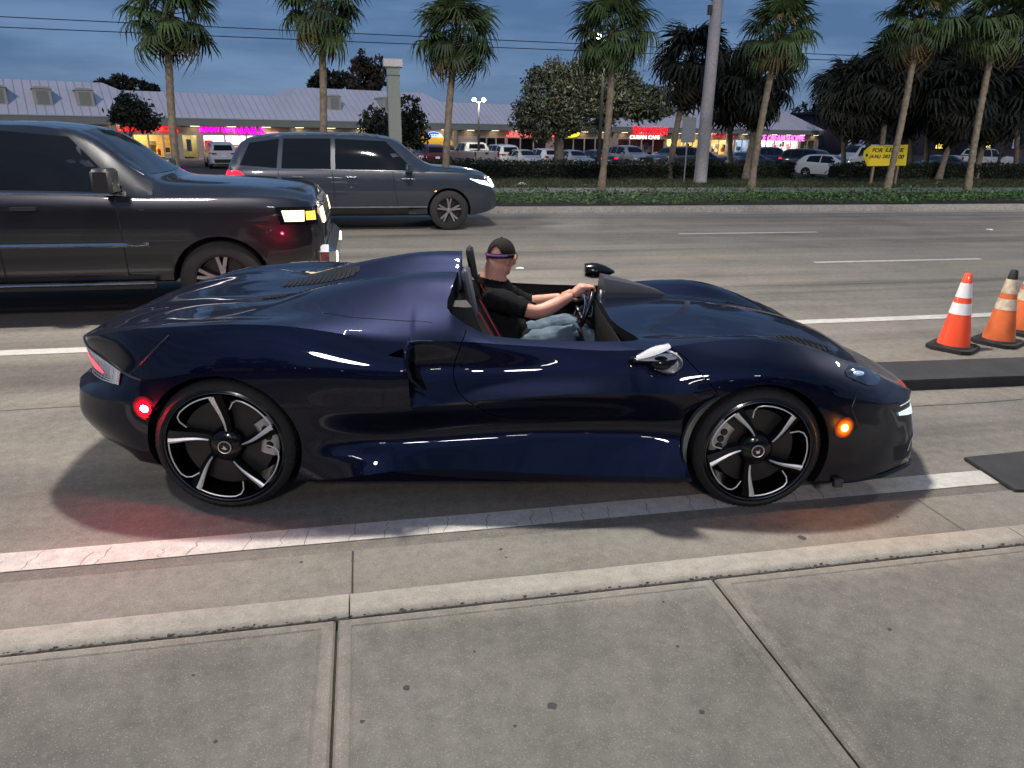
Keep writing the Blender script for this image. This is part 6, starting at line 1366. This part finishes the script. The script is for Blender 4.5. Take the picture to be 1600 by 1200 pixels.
# ------------------------------------------------------------------ the driver (car space: x forward, y left, z up)
def skin_mesh(nodes, edges, root, sub=2):
    me = bpy.data.meshes.new('sk'); me.from_pydata([n[:3] for n in nodes], edges, []); o = bpy.data.objects.new('sk', me); COL.objects.link(o)
    o.modifiers.new('s', 'SKIN'); me.skin_vertices.new() if not me.skin_vertices else None
    for i, n in enumerate(nodes):
        sv = me.skin_vertices[0].data[i]; r = n[3]; sv.radius = r if isinstance(r, tuple) else (r, r); sv.use_root = (i == root)
    sb = o.modifiers.new('u', 'SUBSURF'); sb.levels = sub; sb.render_levels = sub
    dg = bpy.context.evaluated_depsgraph_get(); dg.update(); r = bpy.data.meshes.new_from_object(o.evaluated_get(dg)); bpy.data.objects.remove(o); return r
def build_driver():
    CM = Matrix.Translation(CAR_O) @ Matrix.Rotation(CAR_PSI, 4, 'Z')
    t = thing('person', 'man in black cap and black T-shirt at the wheel, looking away with one arm outstretched', 'person', (0, 0, 0)); 
    B = Vector((1.42, .37, .46)); t.matrix_world = CM @ Matrix.Translation(B)
    SK = mat('skin', (.50, .25, .18), rough=.5, var=.12, scale=14, bump=.06, bscale=90)
    def Q(*p): return (p[0] - B.x, p[1] - B.y, p[2] - B.z)
    N = []; E = []
    def n(x, y, z, r, par=None):
        N.append(Q(x, y, z) + (r,)); 
        if par is not None: E.append((par, len(N) - 1))
        return len(N) - 1
    pel = n(1.44, .37, .54, (.165, .125)); wa = n(1.40, .37, .66, (.165, .13), pel); ch = n(1.345, .37, .79, (.175, .13), wa); uc = n(1.315, .37, .875, (.135, .10), ch)
    nk = n(1.335, .365, .945, (.064, .064), uc); nt_ = n(1.358, .362, 1.00, (.062, .064), nk)
    rs = n(1.325, .205, .862, .074, uc); re_ = n(1.595, .125, .775, .049, rs); m1 = n(1.68, .165, .80, .050, re_); rw = n(1.835, .275, .86, .031, m1)
    ls = n(1.315, .535, .862, .074, uc); le = n(1.56, .63, .73, .049, ls); lw = n(1.80, .54, .79, .031, le)
    hr = n(1.52, .28, .52, .098, pel); kr = n(1.93, .25, .62, .068, hr); ar = n(2.10, .25, .40, .045, kr)
    hl = n(1.52, .46, .52, .098, pel); kl = n(1.86, .47, .64, .068, hl); al = n(2.08, .46, .40, .045, kl)
    bodym = skin_mesh(N, E, pel)
    bm = bmesh.new(); bm.from_mesh(bodym); bpy.data.meshes.remove(bodym)
    def add(mb, M=None):
        me = mb.mesh('x', SK); 
        if M: me.transform(M)
        bm.from_mesh(me); bpy.data.meshes.remove(me)
    # head: built facing +x at the origin, then turned to the left
    HM = Matrix.Translation(Q(1.385, .36, 1.075)) @ Matrix.Rotation(R(66), 4, 'Z') @ Matrix.Rotation(R(2), 4, 'Y')
    h = MB(); h.blob((-.012, 0, .025), (.098, .078, .098), 24, 16); h.blob((.022, 0, -.035), (.068, .058, .075), 18, 12); h.blob((.050, 0, -.092), (.032, .036, .022), 12, 8)
    h.blob((-.045, 0, -.045), (.058, .062, .07), 14, 10); h.tube([(.082, 0, .02), (.103, 0, -.022), (.085, 0, -.035)], [.010, .016, .012], 8); h.blob((.070, 0, .030), (.022, .055, .012), 12, 6)
    for sg in (-1, 1): h.blob((.052, sg * .038, -.022), (.03, .022, .02), 10, 8); h.tube([(.0, sg * .072, -.035), (-.010, sg * .090, -.018), (-.020, sg * .098, .008), (-.010, sg * .096, .026), (.004, sg * .086, .024), (.008, sg * .078, .008)], [.010, .012, .011, .010, .009, .007], 8)
    h.blob((.074, 0, -.060), (.014, .026, .007), 10, 6); h.blob((.071, 0, -.071), (.014, .022, .008), 10, 6)
    add(h, HM)
    # neck bulk towards the back of the head
    nb = MB(); nb.tube([Q(1.31, .368, .90), Q(1.335, .365, .97), Q(1.352, .363, 1.04)], [.092, .077, .070], 14); nb.tube([Q(1.33, .345, .90), Q(1.345, .33, .97), Q(1.358, .322, 1.035), Q(1.365, .325, 1.08)], [.088, .072, .066, .06], 14); add(nb)
    # hands: palm, four bent fingers round the wheel rim, thumb from the side of the palm
    def hand(w, pc, fwd, side, up, thumb_sgn):
        w, pc, fwd, side, up = (Vector(v) for v in (w, pc, fwd, side, up)); g = MB()
        g.tube([w, w.lerp(pc, .5), pc], [.030, .034, .036], 10)
        g.blob(pc, (.046, .046, .024), 12, 8, rot=Matrix((fwd, side, up)).transposed())
        for k, ln in enumerate((.92, 1.0, .95, .78)):
            b = pc + fwd * .036 + side * (.031 - .0205 * k) + up * .004
            P = [b, b + (fwd * .034 + up * .002) * ln, b + (fwd * .050 - up * .026) * ln, b + (fwd * .030 - up * .048) * ln, b + (fwd * .006 - up * .046) * ln]
            g.tube(P, [.0118, .0108, .0100, .0094, .0080], 8); g.blob(b, (.013, .012, .012), 8, 6)
        tb = pc + side * thumb_sgn * .034 - fwd * .010
        g.tube([tb, tb + side * thumb_sgn * .022 + fwd * .022 - up * .012, tb + side * thumb_sgn * .012 + fwd * .050 - up * .026, tb + fwd * .066 - up * .034 - side * thumb_sgn * .004], [.016, .0135, .0115, .0095], 8)
        add(g)
    f = Vector((.92, .36, -.10)).normalized(); s_ = Vector((-.36, .93, 0)).normalized(); u_ = f.cross(s_).normalized()
    hand(Q(1.835, .275, .86), Q(1.905, .312, .905), f, s_, u_, 1)
    f = Vector((.93, -.2, .1)).normalized(); s_ = Vector((.2, .95, 0.3)).normalized(); u_ = f.cross(s_).normalized()
    hand(Q(1.80, .54, .79), Q(1.86, .525, .815), f, s_, u_, -1)
    bmesh.ops.holes_fill(bm, edges=[e_ for e_ in bm.edges if e_.is_boundary]); bmesh.ops.recalc_face_normals(bm, faces=bm.faces)
    me = bpy.data.meshes.new('body'); bm.to_mesh(me); bm.free()
    o = put('body', me, t); rm = o.modifiers.new('r', 'REMESH'); rm.mode = 'VOXEL'; rm.voxel_size = .0045; sm = o.modifiers.new('s', 'SMOOTH'); sm.factor = .5; sm.iterations = 3
    dg = bpy.context.evaluated_depsgraph_get(); dg.update(); me2 = bpy.data.meshes.new_from_object(o.evaluated_get(dg)); o.modifiers.clear(); o.data = me2
    me2.materials.clear(); me2.materials.append(SK); me2.shade_smooth()
    # clothing: shells lifted off the body
    co = np.array([tuple(v.co) for v in me2.vertices]); no = np.array([tuple(v.normal) for v in me2.vertices]); co_c = co + np.array(B)
    def shell(name, test, lift, m, wr, seed, label=None):
        keep = test(co_c); faces = [tuple(p.vertices) for p in me2.polygons if all(keep[i] for i in p.vertices)]; used = sorted({i for f_ in faces for i in f_}); ix = {v: k for k, v in enumerate(used)}
        e = np.random.default_rng(seed); ph = e.uniform(0, 6, 9); c = co_c[used]
        w = sum(np.sin(c @ e.normal(size=3) * fr + ph[k]) for k, fr in enumerate((28, 34, 45, 60, 70))) * wr
        v = co[used] + no[used] * (lift + w)[:, None] if np.ndim(lift) else co[used] + no[used] * (lift + w[:, None])
        q = bpy.data.meshes.new(name); q.from_pydata([tuple(a) for a in v], [], [tuple(ix[i] for i in f_) for f_ in faces]); q.materials.append(m); q.update(); q.shade_smooth()
        ob = put(name, q, t); so = ob.modifiers.new('so', 'SOLIDIFY'); so.thickness = .003; so.offset = -1
        if label: ob['label'] = label
        return ob
    SHIRT = mat('black_cotton', (.007, .007, .008), rough=.9, var=.25, scale=20, bump=.15, bscale=300, spec=.15); JEAN = mat('blue_jeans', (.085, .125, .165), rough=.9, var=.3, scale=14, bump=.3, bscale=260)
    waist = lambda x: .555 + .42 * np.maximum(0, x - 1.42)
    def in_shirt(c):
        x, y, z = c.T
        torso = (z > waist(x)) & (z < .962 - .25 * np.maximum(0, x - 1.33)) & (x < 1.60) & (y > .125) & (y < .63)
        arm = ((y <= .215) | (y >= .53)) & (x < 1.535 + .25 * (z - .80)) & (z > .70)
        return torso | arm
    shell('shirt', in_shirt, .010, SHIRT, .0016, 3)
    shell('jeans', lambda c: (c[:, 2] < np.minimum(waist(c[:, 0]) + .03, .735)) & ~((c[:, 1] < .17) & (c[:, 2] > .70)), .007, JEAN, .0014, 5)
    # cap with the strap and the arch at the back
    cp = MB(); CAPM = mat('black_cap', (.011, .009, .008), spec=.2, rough=.85, var=.15, scale=30, bump=.15, bscale=300)
    rows = []
    for i in range(25):
        ph = R(90) * i / 24 * .97 + R(2.5); row = []
        for k in range(73):
            a = 2 * math.pi * k / 72; r_ = math.cos(R(90) - ph) if False else math.sin(ph)
            row.append(Vector((-.012 + .108 * r_ * math.cos(a), .088 * r_ * math.sin(a), .030 + .102 * math.cos(ph))))
        rows.append(row)
    for i in range(24):
        for k in range(72):
            a = 2 * math.pi * (k + .5) / 72; back = abs((a - math.pi)) ; ph = (i + .5) / 24
            arch = back < .56 and ph > .60 + .36 * (back / .56) ** 2
            if arch and ph < .93: continue
            o_ = len(cp.v); cp.v += [tuple(rows[i][k]), tuple(rows[i][k + 1]), tuple(rows[i + 1][k + 1]), tuple(rows[i + 1][k])]; cp.f.append((o_, o_ + 3, o_ + 2, o_ + 1)); cp.mi.append(0)
    cp.tube([rows[24][k] * 1.0 + Vector((0, 0, -.002)) for k in range(20, 54, 2)], .009, 6); cp.blob((-.012, 0, .133), (.008, .008, .006), 8, 5)
    cp.tube([rows[24][k] for k in list(range(52, 72, 2)) + list(range(0, 22, 2))], .005, 6)
    me = cp.mesh('cap', CAPM); bm = bmesh.new(); bm.from_mesh(me); bmesh.ops.remove_doubles(bm, verts=bm.verts, dist=1e-4); bm.to_mesh(me); bm.free(); me.shade_smooth(); me.transform(HM)
    cap = put('cap', me, t); so = cap.modifiers.new('so', 'SOLIDIFY'); so.thickness = .003
    st = MB(); st.tube([rows[24][k] + Vector((-.003, 0, -.001)) for k in range(24, 50, 2)], [.005] + [.0105] * 11 + [.005], 6); me = st.mesh('cap_strap', mat('purple_strap', (.075, .022, .15), rough=.7)); me.transform(HM); put('cap_strap', me, cap)
    br = MB(); rr_ = []
    for j in range(7):
        u = j / 6; rr_.append([Vector((.070 + .085 * u * (1 - (k / 5 - 1) ** 2 * .75) + .020 * (1 - (k / 5 - 1) ** 2), (k / 5 - 1) * (.076 - .012 * u), .034 - .030 * u - .018 * (k / 5 - 1) ** 2)) for k in range(11)])
    br.grid(rr_); me = br.mesh('cap_bill', CAPM); me.shade_smooth(); me.transform(HM); cb = put('cap_bill', me, cap); so = cb.modifiers.new('so', 'SOLIDIFY'); so.thickness = .004
    # glasses
    gl = MB()
    for sg in (-1, 1):
        gl.tube([(.094 + .006 * math.cos(a), sg * .034 + .024 * math.cos(a), -.012 + .017 * math.sin(a)) for a in np.linspace(0, 2 * math.pi, 15)], .0018, 5); gl.tube([(.090, sg * .058, -.006), (.04, sg * .078, -.004), (-.005, sg * .084, .004)], .0018, 5)
    gl.tube([(.100, -.011, -.008), (.104, 0, -.005), (.100, .011, -.008)], .0016, 5)
    me = gl.mesh('glasses', mat('wire_frame', (.35, .33, .30), rough=.3, metal=.9)); me.transform(HM); put('glasses', me, t)
    ey = MB()
    for sg in (-1, 1): ey.blob((.076, sg * .034, -.004), (.011, .014, .009), 10, 8)
    me = ey.mesh('eyes', mat('eye', (.5, .48, .45), rough=.2)); me.transform(HM); put('eyes', me, t)
    # red print on the shirt front
    # blue strap hanging from the hand, with a key
    lk = thing('key_lanyard', 'light blue key strap hanging from the hand of the driver', 'key strap'); lk.matrix_world = CM @ Matrix.Translation((1.905, .262, .872))
    BL = mat('strap_blue', (.22, .55, .85), rough=.5)
    def ribbon(P, w):
        mb = MB(); rows = []
        for i, p in enumerate(P): rows.append([Vector(p) + Vector((0, -w, .3 * w)), Vector(p) + Vector((.0, w, -.3 * w))])
        return mb.grid(rows)
    for P in ([(0, -.01, 0), (.012, -.02, -.05), (.02, -.025, -.10), (.040, -.02, -.145), (.058, -.012, -.13), (.060, -.006, -.09), (.040, .0, -.04), (.0, .0, 0)], [(0, -.012, 0), (.004, -.03, -.06), (-.004, -.035, -.125)]):
        f1 = [pchip(range(len(P)), [p[k] for p in P]) for k in range(3)]; PP = [tuple(f(q) for f in f1) for q in np.linspace(0, len(P) - 1, 26)]
        ob = ribbon(PP, .006).build('strap', BL, lk); so = ob.modifiers.new('so', 'SOLIDIFY'); so.thickness = .002
    MB().lathe([(.012, -.002), (.015, 0), (.012, .002)], 16, (0, -.006, .0), 'y').build('key_ring', CHROME, lk)
build_driver()
# ------------------------------------------------------------------ traffic cones, rubber mats, small things on the road
OR_ = mat('cone_orange', (.85, .085, .03), rough=.35, coat=.3, var=.06, scale=6); ORO = mat('cone_orange_old', (.60, .13, .035), rough=.5, var=.22, scale=7)
WB = mat('cone_band', (.72, .72, .72), rough=.35, var=.06); WBO = mat('cone_band_dirty', (.52, .44, .32), rough=.6, var=.35, scale=18); CB = mat('cone_base', (.014, .014, .014), rough=.7, var=.4, scale=15)
def cone(x, y, rz, label, old=False, dark_top=False):
    t = thing('traffic_cone', label, 'traffic cone', (x, y, .0), rz, 'traffic cones beside the ramp'); H = .70
    b = MB(); pts = [(-.19, -.13), (-.13, -.19), (.13, -.19), (.19, -.13), (.19, .13), (.13, .19), (-.13, .19), (-.19, .13)]
    b.prism(pts, .0, .035); b.lathe([(.165, .033), (.155, .05), (.145, .052)], 24); b.build('base', CB, t, 40)
    rad = lambda z: .138 - (.138 - .030) * (z - .045) / (H - .045)
    def band(name, z0, z1, m, o=0.0):
        n_ = 6; MB().lathe([(rad(z0) - .004, z0)] + [(rad(z0 + (z1 - z0) * k / n_) + o, z0 + (z1 - z0) * k / n_) for k in range(n_ + 1)] + [(rad(z1) - .004, z1)], 32).build(name, m, t, 40)
    o1, w1 = (ORO, WBO) if old else (OR_, WB)
    MB().lathe([(.138, .045)] + [(rad(z), z) for z in np.linspace(.06, .585, 12)], 32).build('body', o1, t, 40)
    band('reflective_band', .335, .435, w1, .002); band('reflective_band', .485, .615, w1, .002)
    tm = mat('cone_top_black', (.012, .012, .016), rough=.6, var=.3, scale=20) if dark_top else o1
    MB().lathe([(rad(.612), .612), (rad(.69), .69), (rad(H) - .006, H), (rad(H) - .014, H), (rad(H) - .016, .66), (.0, .66)], 32).build('tip', tm, t, 40)
    return t
cone(5.28, 5.56, R(32), 'bright red-orange traffic cone with clean white bands, nearest the sports car')
cone(5.86, 5.66, R(28), 'dirty orange traffic cone with a blackened tip and stained bands', True, True)
cone(6.42, 5.98, R(20), 'third traffic cone, mostly cut off by the right edge of the frame', True)
RUB = mat('black_rubber_mat', (.020, .020, .021), rough=.75, var=.35, scale=6, bump=.3, bscale=90)
def ground_at(px, py, z=0.0):
    d = fw + rv * ((px - 800) / F_PX) - uv * ((py - 600) / F_PX); k = (z - CAM_H) / d.z; return Vector((0, 0, CAM_H)) + d * k
def slab_thing(name, label, cat, pts, z0, z1, slope=None):
    c = sum((p for p in pts), Vector()) / len(pts); t = thing(name, label, cat, (c.x, c.y, 0)); mb = MB(); n = len(pts)
    e = .012
    lo = [(p.x - c.x, p.y - c.y, z0) for p in pts]; hi = [(p.x - c.x, p.y - c.y, z1 - e) for p in pts]; ti = [((p.x - c.x) * .985, (p.y - c.y) * .985, z1) for p in pts]
    mb.add(lo + hi + ti, [tuple(range(n - 1, -1, -1)), tuple(range(2 * n, 3 * n))] + [(i, (i + 1) % n, n + (i + 1) % n, n + i) for i in range(n)] + [(n + i, n + (i + 1) % n, 2 * n + (i + 1) % n, 2 * n + i) for i in range(n)])
    mb.build('slab', RUB, t); return t
A, B = ground_at(1398, 611), ground_at(1640, 601); dx = (B - A).normalized(); B = A + dx * 2.6
C, D = ground_at(1398, 583, .0), None; dv = Vector((-dx.y, dx.x, 0)); wd = .46
slab_thing('rubber_ramp', 'long thick black rubber ramp lying on the road in front of the cones', 'rubber ramp', [A, B, B + dv * wd, A + dv * wd], .0, .085)
P = [ground_at(1505, 719), ground_at(1585, 771), ground_at(1690, 771), ground_at(1690, 700)]
slab_thing('rubber_mat', 'flat black rubber mat across the white edge line at the right edge', 'rubber mat', [P[0], P[1], P[2], P[3]], .006, .022)
# small litter and a raised lane marker
tag(MB().bbox(0, .10, 0, .10, 0, .018, .012).build('lane_marker', mat('marker_white', (.6, .6, .55), rough=.4)), kind='structure').location = (13.0, 13.40, .001)
q = at(1564, 357, 13.4)
o = MB(); rr = random.Random(2); o.add([(-.12, -.05, .0), (.10, -.07, .0), (.12, .05, .0), (-.08, .07, .0), (-.03, -.02, .05), (.05, .01, .035)], [(0, 1, 4), (1, 5, 4), (1, 2, 5), (2, 3, 5), (3, 4, 5), (3, 0, 4), (3, 2, 1, 0)])
g_ = o.build('litter', mat('white_litter', (.6, .58, .55), rough=.7)); p_ = ground_at(815, 288, .15); g_.location = (p_.x, p_.y, .15); g_.scale = (1.6, 1.6, 1.6); tag(g_, 'small white piece of litter on the lawn beyond the passing SUV', 'litter')
g_ = o.build('litter', mat('white_litter')); p_ = ground_at(812, 419); g_.location = (p_.x, p_.y, .0); g_.scale = (.55, .55, .4); tag(g_, 'crumpled white scrap on the road behind the head of the driver', 'litter')
